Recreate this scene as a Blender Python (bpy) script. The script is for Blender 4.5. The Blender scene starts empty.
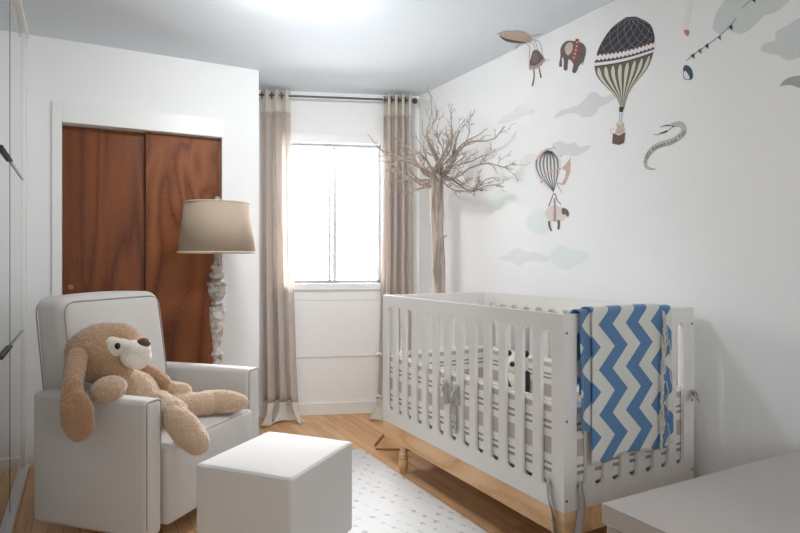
import bpy, bmesh, math, random
from mathutils import Vector, Matrix, noise
from mathutils.geometry import tessellate_polygon

R = math.radians
D = bpy.data
SC = bpy.context.scene
COL = SC.collection

# ------------------------------------------------------------------ camera, sky, light, exposure
CAM_H, FPX, YAW, HORIZON = 1.086, 590.0, R(28.47), 262.0
SY, CY = math.sin(YAW), math.cos(YAW)
cam_d = D.cameras.new('camera'); cam = D.objects.new('camera', cam_d); COL.objects.link(cam)
cam.location = (0, 0, CAM_H); cam.rotation_euler = (R(90), 0, -YAW)
cam_d.sensor_width = 36; cam_d.lens = 36 * FPX / 800
cam_d.shift_y = -(266.5 - HORIZON) / 800
cam_d.clip_start = 0.02
SC.camera = cam

world = D.worlds.new('sky'); SC.world = world; world.use_nodes = True
wn = world.node_tree.nodes; bg = wn['Background']
bg.inputs[1].default_value = 60
_nt = world.node_tree; _tc = wn.new('ShaderNodeTexCoord'); _sp = wn.new('ShaderNodeSeparateXYZ'); _cr = wn.new('ShaderNodeValToRGB')
_mr = wn.new('ShaderNodeMapRange'); _mr.inputs['From Min'].default_value = -1
_nt.links.new(_tc.outputs['Generated'], _sp.inputs[0]); _nt.links.new(_sp.outputs['Z'], _mr.inputs[0]); _nt.links.new(_mr.outputs[0], _cr.inputs[0]); _nt.links.new(_cr.outputs[0], bg.inputs[0])
_e = _cr.color_ramp.elements; _e.new(0.47); _e.new(0.61)        # hazy sky, brightest high up, over pale snowy ground
for _el, _p, _v in zip(_e, (0.44, 0.48, 0.60, 0.68), (.26, .30, .36, 1.0)): _el.position = _p; _el.color = (_v * .97, _v * .98, _v, 1)

def area(name, loc, rot, sx, sy, power, color=(1, 1, 1), portal=False):
    l = D.lights.new(name, 'AREA'); l.shape = 'RECTANGLE'; l.size = sx; l.size_y = sy; l.energy = power; l.color = color
    if portal: l.cycles.is_portal = True
    o = D.objects.new(name, l); COL.objects.link(o); o.location = loc; o.rotation_euler = rot
    return o

WALL_ROT = R(-20.3)
def win_world(s, n, z):     # s along the window wall, n into the room
    return Vector((0.99 + math.cos(WALL_ROT) * s + math.sin(WALL_ROT) * n, 4.15 + math.sin(WALL_ROT) * s - math.cos(WALL_ROT) * n, z))

area('window_daylight_portal', win_world(0.645, -0.16, 1.43), (R(90), 0, WALL_ROT + math.pi), 0.72, 1.02, 1, portal=True)
bpy.data.objects['window_daylight_portal'].rotation_euler = (R(-90), 0, WALL_ROT)
area('rear_fill_light', (0.95, -1.6 + .02, 1.4), (R(90), 0, 0), 0.7, 0.9, 15, (0.92, 0.96, 1))  # added fill from behind the camera; the rear wall has no opening
area('window_corner_fill', (.8, 2.38, 2.26), Vector((.38, .62, -.62)).to_track_quat('-Z', 'Y').to_euler(), 0.28, 0.28, 17, (.97, .985, 1))  # added fill without a fixture, tilted to brighten the window corner

SC.view_settings.view_transform = 'Standard'
SC.view_settings.look = 'None'
SC.view_settings.exposure = 0.22
SC.view_settings.gamma = 1
SC.view_settings.use_curve_mapping = False
try:
    SC.cycles.use_denoising = True
    SC.cycles.max_bounces = 10; SC.cycles.diffuse_bounces = 6; SC.cycles.transparent_max_bounces = 12
    SC.cycles.sample_clamp_indirect = 8
except Exception:
    pass

# ------------------------------------------------------------------ materials
def srgb(c):
    return tuple(((v / 255) / 12.92 if v / 255 <= .04045 else ((v / 255 + .055) / 1.055) ** 2.4) for v in c)

def mat(name, rgb, rough=0.6, bump=0.0, bscale=60, var=0.0, vscale=6, metal=0.0, spec=0.5, sheen=0.0, trans=0.0, stretch=(1, 1, 1)):
    m = D.materials.new(name); m.use_nodes = True; nt = m.node_tree; n = nt.nodes; p = n['Principled BSDF']
    c = srgb(rgb)
    p.inputs['Base Color'].default_value = (*c, 1); p.inputs['Roughness'].default_value = rough
    p.inputs['Metallic'].default_value = metal; p.inputs['Specular IOR Level'].default_value = spec
    if sheen: p.inputs['Sheen Weight'].default_value = sheen
    tc = n.new('ShaderNodeTexCoord'); mp = n.new('ShaderNodeMapping'); mp.inputs['Scale'].default_value = stretch
    nt.links.new(tc.outputs['Object'], mp.inputs[0])
    nz = n.new('ShaderNodeTexNoise'); nz.inputs['Scale'].default_value = vscale; nz.inputs['Detail'].default_value = 5
    nt.links.new(mp.outputs[0], nz.inputs['Vector'])
    v = max(var, 0.015)
    nzo = nz.outputs['Fac']
    if var >= .3:
        mrg = n.new('ShaderNodeMapRange'); mrg.inputs['From Min'].default_value = .42; mrg.inputs['From Max'].default_value = .58; nt.links.new(nzo, mrg.inputs[0]); nzo = mrg.outputs[0]
    mx = n.new('ShaderNodeMix'); mx.data_type = 'RGBA'
    mx.inputs['A'].default_value = (*[x * (1 - v) for x in c], 1); mx.inputs['B'].default_value = (*[min(1, x * (1 + v)) for x in c], 1)
    nt.links.new(nzo, mx.inputs['Factor']); nt.links.new(mx.outputs['Result'], p.inputs['Base Color'])
    if bump:
        b2 = n.new('ShaderNodeTexNoise'); b2.inputs['Scale'].default_value = bscale; b2.inputs['Detail'].default_value = 3
        nt.links.new(mp.outputs[0], b2.inputs['Vector'])
        bp = n.new('ShaderNodeBump'); bp.inputs['Strength'].default_value = bump; bp.inputs['Distance'].default_value = 0.01
        nt.links.new(b2.outputs['Fac'], bp.inputs['Height']); nt.links.new(bp.outputs[0], p.inputs['Normal'])
    if trans:      # thin cloth lets light through
        tr = n.new('ShaderNodeBsdfTranslucent'); nt.links.new(mx.outputs['Result'], tr.inputs[0])
        ms = n.new('ShaderNodeMixShader'); ms.inputs[0].default_value = trans
        out = n['Material Output']
        nt.links.new(p.outputs[0], ms.inputs[1]); nt.links.new(tr.outputs[0], ms.inputs[2]); nt.links.new(ms.outputs[0], out.inputs[0])
    return m

def ramp(nt, stops, interp='LINEAR'):
    r = nt.nodes.new('ShaderNodeValToRGB'); cr = r.color_ramp; cr.interpolation = interp
    while len(cr.elements) < len(stops): cr.elements.new(0.5)
    for e, (p, c) in zip(cr.elements, stops): e.position = p; e.color = (*srgb(c), 1)
    return r

def wood(name, dark, mid, light, scale=(1, 1, 1), rings=5.0, rough=0.45, wscale=2.0):
    m = D.materials.new(name); m.use_nodes = True; nt = m.node_tree; n = nt.nodes; p = n['Principled BSDF']
    p.inputs['Roughness'].default_value = rough; p.inputs['Specular IOR Level'].default_value = 0.25
    tc = n.new('ShaderNodeTexCoord'); mp = n.new('ShaderNodeMapping'); mp.inputs['Scale'].default_value = scale
    nt.links.new(tc.outputs['Object'], mp.inputs[0])
    big = n.new('ShaderNodeTexNoise'); big.inputs['Scale'].default_value = wscale; big.inputs['Detail'].default_value = 1.5; big.inputs['Distortion'].default_value = 0.4
    nt.links.new(mp.outputs[0], big.inputs['Vector'])
    mul = n.new('ShaderNodeMath'); mul.operation = 'MULTIPLY'; mul.inputs[1].default_value = rings
    nt.links.new(big.outputs['Fac'], mul.inputs[0])
    fr = n.new('ShaderNodeMath'); fr.operation = 'PINGPONG'; fr.inputs[1].default_value = 0.5
    nt.links.new(mul.outputs[0], fr.inputs[0])
    fine = n.new('ShaderNodeTexNoise'); fine.inputs['Scale'].default_value = wscale * 45; fine.inputs['Detail'].default_value = 4
    nt.links.new(mp.outputs[0], fine.inputs['Vector'])
    ad = n.new('ShaderNodeMath'); ad.operation = 'MULTIPLY_ADD'; ad.inputs[1].default_value = 0.55
    nt.links.new(fine.outputs['Fac'], ad.inputs[0]); nt.links.new(fr.outputs[0], ad.inputs[2])
    r = ramp(nt, [(0.2, dark), (0.45, mid), (0.85, light)])
    nt.links.new(ad.outputs[0], r.inputs[0]); nt.links.new(r.outputs[0], p.inputs['Base Color'])
    bp = n.new('ShaderNodeBump'); bp.inputs['Strength'].default_value = 0.08; bp.inputs['Distance'].default_value = 0.005
    nt.links.new(fine.outputs['Fac'], bp.inputs['Height']); nt.links.new(bp.outputs[0], p.inputs['Normal'])
    return m

def floor_mat():
    m = D.materials.new('oak strip floor'); m.use_nodes = True; nt = m.node_tree; n = nt.nodes; p = n['Principled BSDF']
    tc = n.new('ShaderNodeTexCoord'); mp = n.new('ShaderNodeMapping'); mp.inputs['Rotation'].default_value = (0, 0, R(90))
    nt.links.new(tc.outputs['Object'], mp.inputs[0])
    br = n.new('ShaderNodeTexBrick'); br.offset = 0.37; br.squash = 1
    br.inputs['Scale'].default_value = 1; br.inputs['Brick Width'].default_value = 0.95; br.inputs['Row Height'].default_value = 0.058
    br.inputs['Mortar Size'].default_value = 0.0011; br.inputs['Mortar Smooth'].default_value = 0.2
    br.inputs['Color1'].default_value = (0, 0, 0, 1); br.inputs['Color2'].default_value = (1, 1, 1, 1); br.inputs['Mortar'].default_value = (.5, .5, .5, 1)
    nt.links.new(mp.outputs[0], br.inputs['Vector'])
    mp2 = n.new('ShaderNodeMapping'); mp2.inputs['Scale'].default_value = (18, 1.6, 1)
    nt.links.new(tc.outputs['Object'], mp2.inputs[0])
    addv = n.new('ShaderNodeVectorMath'); addv.operation = 'MULTIPLY_ADD'
    nt.links.new(br.outputs['Color'], addv.inputs[0]); addv.inputs[1].default_value = (7, 9, 3); nt.links.new(mp2.outputs[0], addv.inputs[2])
    nz = n.new('ShaderNodeTexNoise'); nz.inputs['Scale'].default_value = 2.2; nz.inputs['Detail'].default_value = 6; nz.inputs['Distortion'].default_value = 0.8
    nt.links.new(addv.outputs[0], nz.inputs['Vector'])
    a = n.new('ShaderNodeMath'); a.operation = 'MULTIPLY_ADD'; a.inputs[1].default_value = 0.42
    nt.links.new(br.outputs['Color'], a.inputs[0])
    mm = n.new('ShaderNodeMath'); mm.operation = 'MULTIPLY'; mm.inputs[1].default_value = 0.75
    nt.links.new(nz.outputs['Fac'], mm.inputs[0]); nt.links.new(mm.outputs[0], a.inputs[2])
    r = ramp(nt, [(0.12, (160, 110, 68)), (0.42, (206, 156, 106)), (0.75, (224, 182, 136))])
    nt.links.new(a.outputs[0], r.inputs[0])
    mx = n.new('ShaderNodeMix'); mx.data_type = 'RGBA'; mx.inputs['B'].default_value = (*srgb((128, 86, 54)), 1)
    nt.links.new(br.outputs['Fac'], mx.inputs['Factor']); nt.links.new(r.outputs[0], mx.inputs['A'])
    nt.links.new(mx.outputs['Result'], p.inputs['Base Color'])
    p.inputs['Roughness'].default_value = 0.36
    bp = n.new('ShaderNodeBump'); bp.inputs['Strength'].default_value = 0.12; bp.inputs['Distance'].default_value = 0.003; bp.invert = True
    nt.links.new(br.outputs['Fac'], bp.inputs['Height']); nt.links.new(bp.outputs[0], p.inputs['Normal'])
    return m

M = {}
M['wall'] = mat('white wall paint', (240, 241, 241), 0.75, 0.03, 180)
M['ceil'] = mat('pale blue ceiling paint', (226, 235, 242), 0.85, 0.03, 120)
M['trim'] = mat('white satin trim paint', (238, 238, 237), 0.4, 0.02, 40)
M['floor'] = floor_mat()
M['door'] = wood('reddish lauan wood', (92, 46, 22), (128, 72, 38), (146, 88, 50), (2.3, 2.3, 0.8), 9, 0.5, 1.25)
M['doordark'] = wood('darker lauan wood', (84, 42, 18), (116, 62, 30), (134, 76, 38), (3.6, 3.6, 0.25), 6, 0.4, 1.5)
M['brass'] = mat('aged brass', (150, 120, 70), 0.35, metal=0.9)
M['mirror'] = mat('mirror glass', (226, 230, 229), 0.02, metal=1.0)
M['black'] = mat('black plastic', (22, 22, 24), 0.4)
M['chrome'] = mat('brushed chrome', (190, 190, 190), 0.25, metal=1.0)
M['alu'] = mat('grey window metal', (205, 207, 209), 0.4, metal=0.3)
M['dkalu'] = mat('dark rod metal', (95, 90, 88), 0.35, metal=0.8)
M['crib'] = mat('white lacquered crib paint', (226, 223, 219), 0.42, 0.01, 60)
M['pine'] = wood('washed natural pine', (196, 150, 104), (220, 178, 134), (232, 196, 156), (6, 0.6, 6), 5, 0.5, 1.2)
M['linen'] = mat('light grey linen weave', (200, 196, 192), 0.9, 0.12, 700, 0.02, 30, sheen=0.2)
M['piping'] = mat('grey seam piping', (150, 147, 145), 0.85)
M['otto'] = mat('pale grey linen weave', (210, 206, 202), 0.9, 0.12, 700, 0.02, 30, sheen=0.2)
M['dkbase'] = mat('dark swivel base metal', (60, 62, 66), 0.5)
M['fur'] = mat('tan fleece', (188, 150, 114), 1.0, 0.9, 160, 0.14, 70, sheen=0.5)
M['fur2'] = mat('brown fleece', (172, 130, 94), 1.0, 0.9, 160, 0.16, 70, sheen=0.5)
M['furpale'] = mat('cream tan fleece', (206, 176, 146), 1.0, 0.9, 160, 0.12, 70, sheen=0.5)
M['furwhite'] = mat('white short fleece', (236, 228, 216), 1.0, 0.5, 180, 0.04, 60, sheen=0.4)
M['nose'] = mat('brown stitched nose', (96, 58, 46), 0.45, 0.2, 90, 0.2, 40)
M['eye'] = mat('glossy black bead', (12, 10, 10), 0.1)
M['shade'] = mat('oatmeal linen shade', (192, 174, 154), 0.9, 0.15, 500, 0.05, 200, trans=0.25)
M['shadetrim'] = mat('pale linen binding', (206, 194, 176), 0.9, 0.1, 400)
M['dist'] = mat('distressed white wood', (178, 170, 162), 0.75, 0.4, 40, 0.32, 34)
M['bark'] = mat('bare grey brown bark', (172, 158, 146), 0.85, 0.9, 40, 0.3, 9, stretch=(4, 4, 0.5))
M['twig'] = mat('grey tan twig bark', (166, 150, 138), 0.85, 0.3, 80, 0.2, 30)
M['stick'] = mat('brown stick wood', (140, 100, 72), 0.7, 0.3, 80, 0.15, 30)
M['cur'] = mat('taupe linen curtain', (234, 227, 221), 0.9, 0.1, 500, 0.04, 20, trans=0.6)
M['curw'] = mat('cream linen curtain', (240, 235, 227), 0.9, 0.1, 500, 0.03, 20, trans=0.45)
M['blackout'] = mat('panel cover paint', (240, 240, 240), 0.6)
M['chest'] = mat('taupe grey leatherette', (176, 168, 162), 0.36, 0.06, 35, 0.05, 5)
M['chestdk'] = mat('taupe leatherette seams', (138, 128, 124), 0.5)
M['tie'] = mat('grey ribbon cloth', (172, 166, 162), 0.8, 0.1, 300, 0.08, 30)
M['mattress'] = mat('white mattress cover', (232, 230, 226), 0.9, 0.1, 200)
M['cord'] = mat('cream and grey cotton cord', (206, 201, 190), 0.95, 0.3, 300, 0.28, 160)
M['screw'] = mat('screw metal', (120, 116, 112), 0.4, metal=0.8)

def plaid():
    m = D.materials.new('grey banded bumper cloth'); m.use_nodes = True; nt = m.node_tree; n = nt.nodes; p = n['Principled BSDF']
    p.inputs['Roughness'].default_value = 0.95
    tc = n.new('ShaderNodeTexCoord'); sp = n.new('ShaderNodeSeparateXYZ'); nt.links.new(tc.outputs['Object'], sp.inputs[0])
    mr = n.new('ShaderNodeMapRange'); mr.inputs['From Min'].default_value = 0.30; mr.inputs['From Max'].default_value = 0.60
    nt.links.new(sp.outputs['Z'], mr.inputs[0])
    W_, G_, T_ = (234, 230, 225), (160, 152, 147), (190, 180, 172)
    r = ramp(nt, [(0, G_), (0.05, W_), (0.16, G_), (0.20, W_), (0.24, G_), (0.27, W_), (0.37, T_), (0.57, W_), (0.66, G_), (0.69, W_), (0.73, G_), (0.76, W_), (0.86, T_), (0.93, W_)], 'CONSTANT')
    nt.links.new(mr.outputs[0], r.inputs[0]); nt.links.new(r.outputs[0], p.inputs['Base Color'])
    return m
M['plaid'] = plaid()

def chevron():
    m = D.materials.new('blue and grey white chevron knit'); m.use_nodes = True; nt = m.node_tree; n = nt.nodes; p = n['Principled BSDF']
    p.inputs['Roughness'].default_value = 0.95; p.inputs['Sheen Weight'].default_value = 0.3
    tc = n.new('ShaderNodeTexCoord'); sp = n.new('ShaderNodeSeparateXYZ'); nt.links.new(tc.outputs['Object'], sp.inputs[0])
    def mth(op, a, b=None, c=None):
        k = n.new('ShaderNodeMath'); k.operation = op
        for i, v in enumerate((a, b, c)):
            if v is None: continue
            if isinstance(v, (int, float)): k.inputs[i].default_value = v
            else: nt.links.new(v, k.inputs[i])
        return k.outputs[0]
    zz = mth('MULTIPLY_ADD', sp.outputs['Z'], 1 / 0.0775, -0.226)
    tri = mth('PINGPONG', zz, 1.0)                     # 0..1 zigzag down the cloth
    u = mth('MULTIPLY_ADD', sp.outputs['X'], 1 / 0.138, 0.097)
    u = mth('MULTIPLY_ADD', tri, 0.58, u)
    fr = mth('FRACT', u)
    st = mth('GREATER_THAN', fr, 0.5)
    mx = n.new('ShaderNodeMix'); mx.data_type = 'RGBA'; mx.inputs['A'].default_value = (*srgb((214, 214, 208)), 1); mx.inputs['B'].default_value = (*srgb((82, 124, 168)), 1)
    nt.links.new(st, mx.inputs['Factor']); nt.links.new(mx.outputs['Result'], p.inputs['Base Color'])
    nz = n.new('ShaderNodeTexNoise'); nz.inputs['Scale'].default_value = 400
    nt.links.new(tc.outputs['Object'], nz.inputs['Vector'])
    bp = n.new('ShaderNodeBump'); bp.inputs['Strength'].default_value = 0.3; bp.inputs['Distance'].default_value = 0.004
    nt.links.new(nz.outputs['Fac'], bp.inputs['Height']); nt.links.new(bp.outputs[0], p.inputs['Normal'])
    return m
M['chevron'] = chevron()

def rug_mat():
    m = D.materials.new('white rug with grey dashes'); m.use_nodes = True; nt = m.node_tree; n = nt.nodes; p = n['Principled BSDF']
    p.inputs['Roughness'].default_value = 1.0
    tc = n.new('ShaderNodeTexCoord')
    def mth(op, a, b=None, c=None):
        k = n.new('ShaderNodeMath'); k.operation = op
        for i, v in enumerate((a, b, c)):
            if v is None: continue
            if isinstance(v, (int, float)): k.inputs[i].default_value = v
            else: nt.links.new(v, k.inputs[i])
        return k.outputs[0]
    wob = n.new('ShaderNodeTexNoise'); wob.inputs['Scale'].default_value = 9
    nt.links.new(tc.outputs['Object'], wob.inputs['Vector'])
    sp = n.new('ShaderNodeSeparateXYZ'); nt.links.new(tc.outputs['Object'], sp.inputs[0])
    w = mth('MULTIPLY', mth('SUBTRACT', wob.outputs['Fac'], 0.5), 0.03)
    x = mth('ADD', sp.outputs['X'], w); y = mth('ADD', sp.outputs['Y'], w)
    # chains of small dark marks running nearly along the rug
    p_ = mth('MULTIPLY', mth('ADD', mth('MULTIPLY', x, .97), mth('MULTIPLY', y, .24)), 1 / 0.056)
    q_ = mth('MULTIPLY', mth('SUBTRACT', mth('MULTIPLY', y, .97), mth('MULTIPLY', x, .24)), 1 / 0.068)
    q_ = mth('ADD', q_, mth('MULTIPLY', mth('FLOOR', p_), 0.37))
    fa = mth('ABSOLUTE', mth('SUBTRACT', mth('FRACT', mth('ADD', p_, mth('MULTIPLY', mth('PINGPONG', q_, .5), .35))), 0.5))
    fb = mth('ABSOLUTE', mth('SUBTRACT', mth('FRACT', q_), 0.5))
    motif = mth('LESS_THAN', mth('ADD', mth('MULTIPLY', fa, 1.1), fb), 0.26)
    line = mth('MULTIPLY', mth('LESS_THAN', fa, 0.05), 0.4)
    allm = mth('MAXIMUM', motif, line)
    wear = n.new('ShaderNodeTexNoise'); wear.inputs['Scale'].default_value = 26; wear.inputs['Detail'].default_value = 4
    nt.links.new(tc.outputs['Object'], wear.inputs['Vector'])
    wr = n.new('ShaderNodeMapRange'); wr.inputs['From Min'].default_value = 0.4; wr.inputs['From Max'].default_value = 0.65; nt.links.new(wear.outputs['Fac'], wr.inputs[0])
    fac = mth('MULTIPLY', mth('MULTIPLY', allm, wr.outputs[0]), 0.6)
    mx = n.new('ShaderNodeMix'); mx.data_type = 'RGBA'; mx.inputs['A'].default_value = (*srgb((214, 213, 212)), 1); mx.inputs['B'].default_value = (*srgb((128, 130, 138)), 1)
    nt.links.new(fac, mx.inputs['Factor']); nt.links.new(mx.outputs['Result'], p.inputs['Base Color'])
    nz = n.new('ShaderNodeTexNoise'); nz.inputs['Scale'].default_value = 300
    nt.links.new(tc.outputs['Object'], nz.inputs['Vector'])
    bp = n.new('ShaderNodeBump'); bp.inputs['Strength'].default_value = 0.5; bp.inputs['Distance'].default_value = 0.004
    nt.links.new(nz.outputs['Fac'], bp.inputs['Height']); nt.links.new(bp.outputs[0], p.inputs['Normal'])
    return m
M['rug'] = rug_mat()

def glass_mat():
    m = D.materials.new('window glass'); m.use_nodes = True; nt = m.node_tree; n = nt.nodes; n.clear()
    o = n.new('ShaderNodeOutputMaterial'); t = n.new('ShaderNodeBsdfTransparent'); g = n.new('ShaderNodeBsdfGlossy'); g.inputs['Roughness'].default_value = 0.02
    f = n.new('ShaderNodeFresnel'); f.inputs[0].default_value = 1.45; mx = n.new('ShaderNodeMixShader')
    nt.links.new(f.outputs[0], mx.inputs[0]); nt.links.new(t.outputs[0], mx.inputs[1]); nt.links.new(g.outputs[0], mx.inputs[2]); nt.links.new(mx.outputs[0], o.inputs[0])
    return m
M['glass'] = glass_mat()

# ------------------------------------------------------------------ mesh helpers
def pt(px, py, d):          # a place seen at pixel px,py at forward distance d
    lat = (px - 400) / FPX * d
    return Vector((lat * CY + d * SY, -lat * SY + d * CY, CAM_H - (py - HORIZON) / FPX * d))

def tag(o, label=None, cat=None, group=None, kind=None):
    if label: o['label'] = label
    if cat: o['category'] = cat
    if group: o['group'] = group
    if kind: o['kind'] = kind
    return o

def thing(name, label, cat, loc=(0, 0, 0), rz=0.0, group=None):
    o = D.objects.new(name, None); COL.objects.link(o); o.empty_display_size = 0.1
    o.location = loc; o.rotation_euler = (0, 0, rz)
    return tag(o, label, cat, group)

def world_matrix(o):
    m = Matrix.LocRotScale(o.location, o.rotation_euler, o.scale)
    return world_matrix(o.parent) @ m if o.parent else m

class MB:
    def __init__(s, world=False): s.bm = bmesh.new(); s.world = world
    def poly(s, pts, faces):
        vs = [s.bm.verts.new(p) for p in pts]
        for f in faces:
            try: s.bm.faces.new([vs[i] for i in f])
            except ValueError: pass
        return s
    def box(s, x0, x1, y0, y1, z0, z1, bev=0.0, segs=2, rz=0, c=None):
        r = bmesh.ops.create_cube(s.bm, size=1); vs = r['verts']
        for v in vs:
            v.co = Vector((x0 + (v.co.x + .5) * (x1 - x0), y0 + (v.co.y + .5) * (y1 - y0), z0 + (v.co.z + .5) * (z1 - z0)))
        if rz:
            c = Vector(c) if c else Vector(((x0 + x1) / 2, (y0 + y1) / 2, 0)); mm = Matrix.Rotation(rz, 3, 'Z')
            for v in vs: v.co = mm @ (v.co - c) + c
        if bev:
            es = list({e for v in vs for e in v.link_edges})
            bmesh.ops.bevel(s.bm, geom=es, offset=bev, segments=segs, affect='EDGES', profile=0.5)
        return s
    def soft(s, x0, x1, y0, y1, z0, z1, r=0.03, puff=(0, 0, 0), n=6, fn=None):
        c = Vector(((x0 + x1) / 2, (y0 + y1) / 2, (z0 + z1) / 2)); h = Vector(((x1 - x0) / 2, (y1 - y0) / 2, (z1 - z0) / 2))
        def coords(a):
            i = a - r
            return [-a, -a + r * .25, -a + r * .5, -a + r * .75] + [-i + 2 * i * k / n for k in range(n + 1)] + [a - r * .75, a - r * .5, a - r * .25, a]
        cs = [coords(a) for a in h]; cache = {}
        def vert(p):
            k = tuple(round(q, 6) for q in p)
            if k in cache: return cache[k]
            q = Vector(p); inner = Vector([max(-(h[i] - r), min(h[i] - r, q[i])) for i in range(3)])
            d = q - inner
            if d.length > 1e-9:
                big = max(abs(d[i]) for i in range(3)); dn = d.normalized() * r
                q = inner + dn
            for i in range(3):
                if puff[i] and abs(p[i]) >= h[i] - 1e-6:
                    a, b = [j for j in range(3) if j != i]
                    q[i] += math.copysign(puff[i], p[i]) * max(0, 1 - (p[a] / h[a]) ** 2) * max(0, 1 - (p[b] / h[b]) ** 2)
            q = q + c
            if fn: q = fn(q)
            v = s.bm.verts.new(q); cache[k] = v; return v
        for i in range(3):
            a, b = [j for j in range(3) if j != i]
            for sgn in (-1, 1):
                for u in range(len(cs[a]) - 1):
                    for w in range(len(cs[b]) - 1):
                        q = []
                        for (du, dw) in ((0, 0), (1, 0), (1, 1), (0, 1)):
                            p = [0, 0, 0]; p[i] = sgn * h[i]; p[a] = cs[a][u + du]; p[b] = cs[b][w + dw]; q.append(vert(p))
                        if len(set(q)) >= 3:
                            try: s.bm.faces.new(q)
                            except ValueError: pass
        return s
    def tube(s, pts, rad, segs=8, closed=False, cap=True):
        pts = [Vector(p) for p in pts]; n = len(pts)
        rad = rad if isinstance(rad, (list, tuple)) else [rad] * n
        rings = []; t0 = None; nrm = None
        for i, p in enumerate(pts):
            a = pts[(i - 1) % n] if (closed or i > 0) else p; b = pts[(i + 1) % n] if (closed or i < n - 1) else p
            t = (b - a); t = t.normalized() if t.length > 1e-9 else Vector((0, 0, 1))
            if nrm is None:
                nrm = t.orthogonal().normalized()
            else:
                nrm = (nrm - t * nrm.dot(t)); nrm = nrm.normalized() if nrm.length > 1e-6 else t.orthogonal().normalized()
            bi = t.cross(nrm)
            rings.append([s.bm.verts.new(p + (nrm * math.cos(2 * math.pi * k / segs) + bi * math.sin(2 * math.pi * k / segs)) * rad[i]) for k in range(segs)])
        for i in range(n if closed else n - 1):
            A, B = rings[i], rings[(i + 1) % n]
            for k in range(segs):
                try: s.bm.faces.new((A[k], A[(k + 1) % segs], B[(k + 1) % segs], B[k]))
                except ValueError: pass
        if cap and not closed:
            for r_ in (rings[0], rings[-1]):
                try: s.bm.faces.new(r_)
                except ValueError: pass
        return s
    def lathe(s, prof, c=(0, 0, 0), segs=24, capped=True):
        c = Vector(c); rings = []
        for (r_, z) in prof:
            rings.append([s.bm.verts.new(c + Vector((r_ * math.cos(2 * math.pi * k / segs), r_ * math.sin(2 * math.pi * k / segs), z))) for k in range(segs)])
        for A, B in zip(rings, rings[1:]):
            for k in range(segs): s.bm.faces.new((A[k], A[(k + 1) % segs], B[(k + 1) % segs], B[k]))
        if capped:
            s.bm.faces.new(rings[0]); s.bm.faces.new(rings[-1])
        return s
    def ell(s, c, r, rot=None, segs=24, rings=14):
        g = bmesh.ops.create_uvsphere(s.bm, u_segments=segs, v_segments=rings, radius=1)
        mt = Matrix.Translation(Vector(c)) @ (rot.to_4x4() if rot else Matrix.Identity(4)) @ Matrix.Diagonal((*([r] * 3 if isinstance(r, (int, float)) else r), 1))
        for v in g['verts']: v.co = mt @ v.co
        return s
    def capsule(s, a, b, ra, rb, n=7):
        a, b = Vector(a), Vector(b)
        for i in range(n + 1):
            t = i / n; s.ell(a.lerp(b, t), ra + (rb - ra) * t, segs=18, rings=10)
        return s
    def grid(s, rows):
        vs = [[s.bm.verts.new(p) for p in r_] for r_ in rows]
        for i in range(len(vs) - 1):
            for j in range(len(vs[0]) - 1): s.bm.faces.new((vs[i][j], vs[i][j + 1], vs[i + 1][j + 1], vs[i + 1][j]))
        return s
    def build(s, name, m, parent=None, smooth=True, recalc=True, sharp=35):
        if s.world and parent:
            inv = world_matrix(parent).inverted()
            for v in s.bm.verts: v.co = inv @ v.co
        if recalc: bmesh.ops.recalc_face_normals(s.bm, faces=s.bm.faces[:])
        if smooth:
            for f in s.bm.faces: f.smooth = True
            for e in s.bm.edges:
                if len(e.link_faces) == 2 and e.calc_face_angle(0) > R(sharp): e.smooth = False
        me = D.meshes.new(name); s.bm.to_mesh(me); s.bm.free()
        me.materials.append(m if not isinstance(m, str) else M[m])
        o = D.objects.new(name, me); COL.objects.link(o); o.parent = parent
        return o

def struct(o): o['kind'] = 'structure'; return o
def solidify(o, t, off=0.0):
    m = o.modifiers.new('solid', 'SOLIDIFY'); m.thickness = t; m.offset = off; return o
def catmull(P, n=8, closed=False):
    P = [Vector(p) for p in P]; out = []; L = len(P)
    for i in range(L if closed else L - 1):
        p0 = P[(i - 1) % L] if (closed or i > 0) else P[0]; p1 = P[i]; p2 = P[(i + 1) % L]; p3 = P[(i + 2) % L] if (closed or i + 2 < L) else P[-1]
        for k in range(n):
            t = k / n
            out.append(0.5 * ((2 * p1) + (-p0 + p2) * t + (2 * p0 - 5 * p1 + 4 * p2 - p3) * t * t + (-p0 + 3 * p1 - 3 * p2 + p3) * t ** 3))
    if not closed: out.append(P[-1])
    return out

# ------------------------------------------------------------------ the room
XL, XW, YC, ZC, YB = -0.26, 2.17, 3.69, 2.293, -1.6
struct(MB().box(XL - .1, XW + .1, YB - .1, 4.6, -0.1, 0).build('floor', 'floor', smooth=False))
struct(MB().box(XL - .1, XW + .1, YB - .1, 4.6, ZC, ZC + .1).build('ceiling', 'ceil', smooth=False))
struct(MB().box(XW, XW + .1, YB - .1, 3.735, 0, ZC).build('wall_right', 'wall', smooth=False))
struct(MB().box(XL - .12, XL - .012, YB - .1, YC + .1, 0, ZC).build('wall_left', 'wall', smooth=False))
# closet wall with the door opening
DX0, DX1, DZ = -0.0866, 0.763, 1.844
w = MB(); w.box(XL - .012, DX0, YC, YC + .12, 0, ZC).box(DX1, 0.99, YC, YC + .12, 0, ZC).box(DX0, DX1, YC, YC + .12, DZ, ZC).box(0.93, 0.99, YC + .12, 4.3, 0, ZC)
w.box(DX0 - .05, DX1 + .05, YC + .12, YC + .14, 0, DZ + .05)
struct(w.build('wall_closet', 'wall', smooth=False))
struct(MB().box(XL - .1, XW + .1, YB - .1, YB, 0, ZC).build('wall_rear', 'wall', smooth=False))
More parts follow.
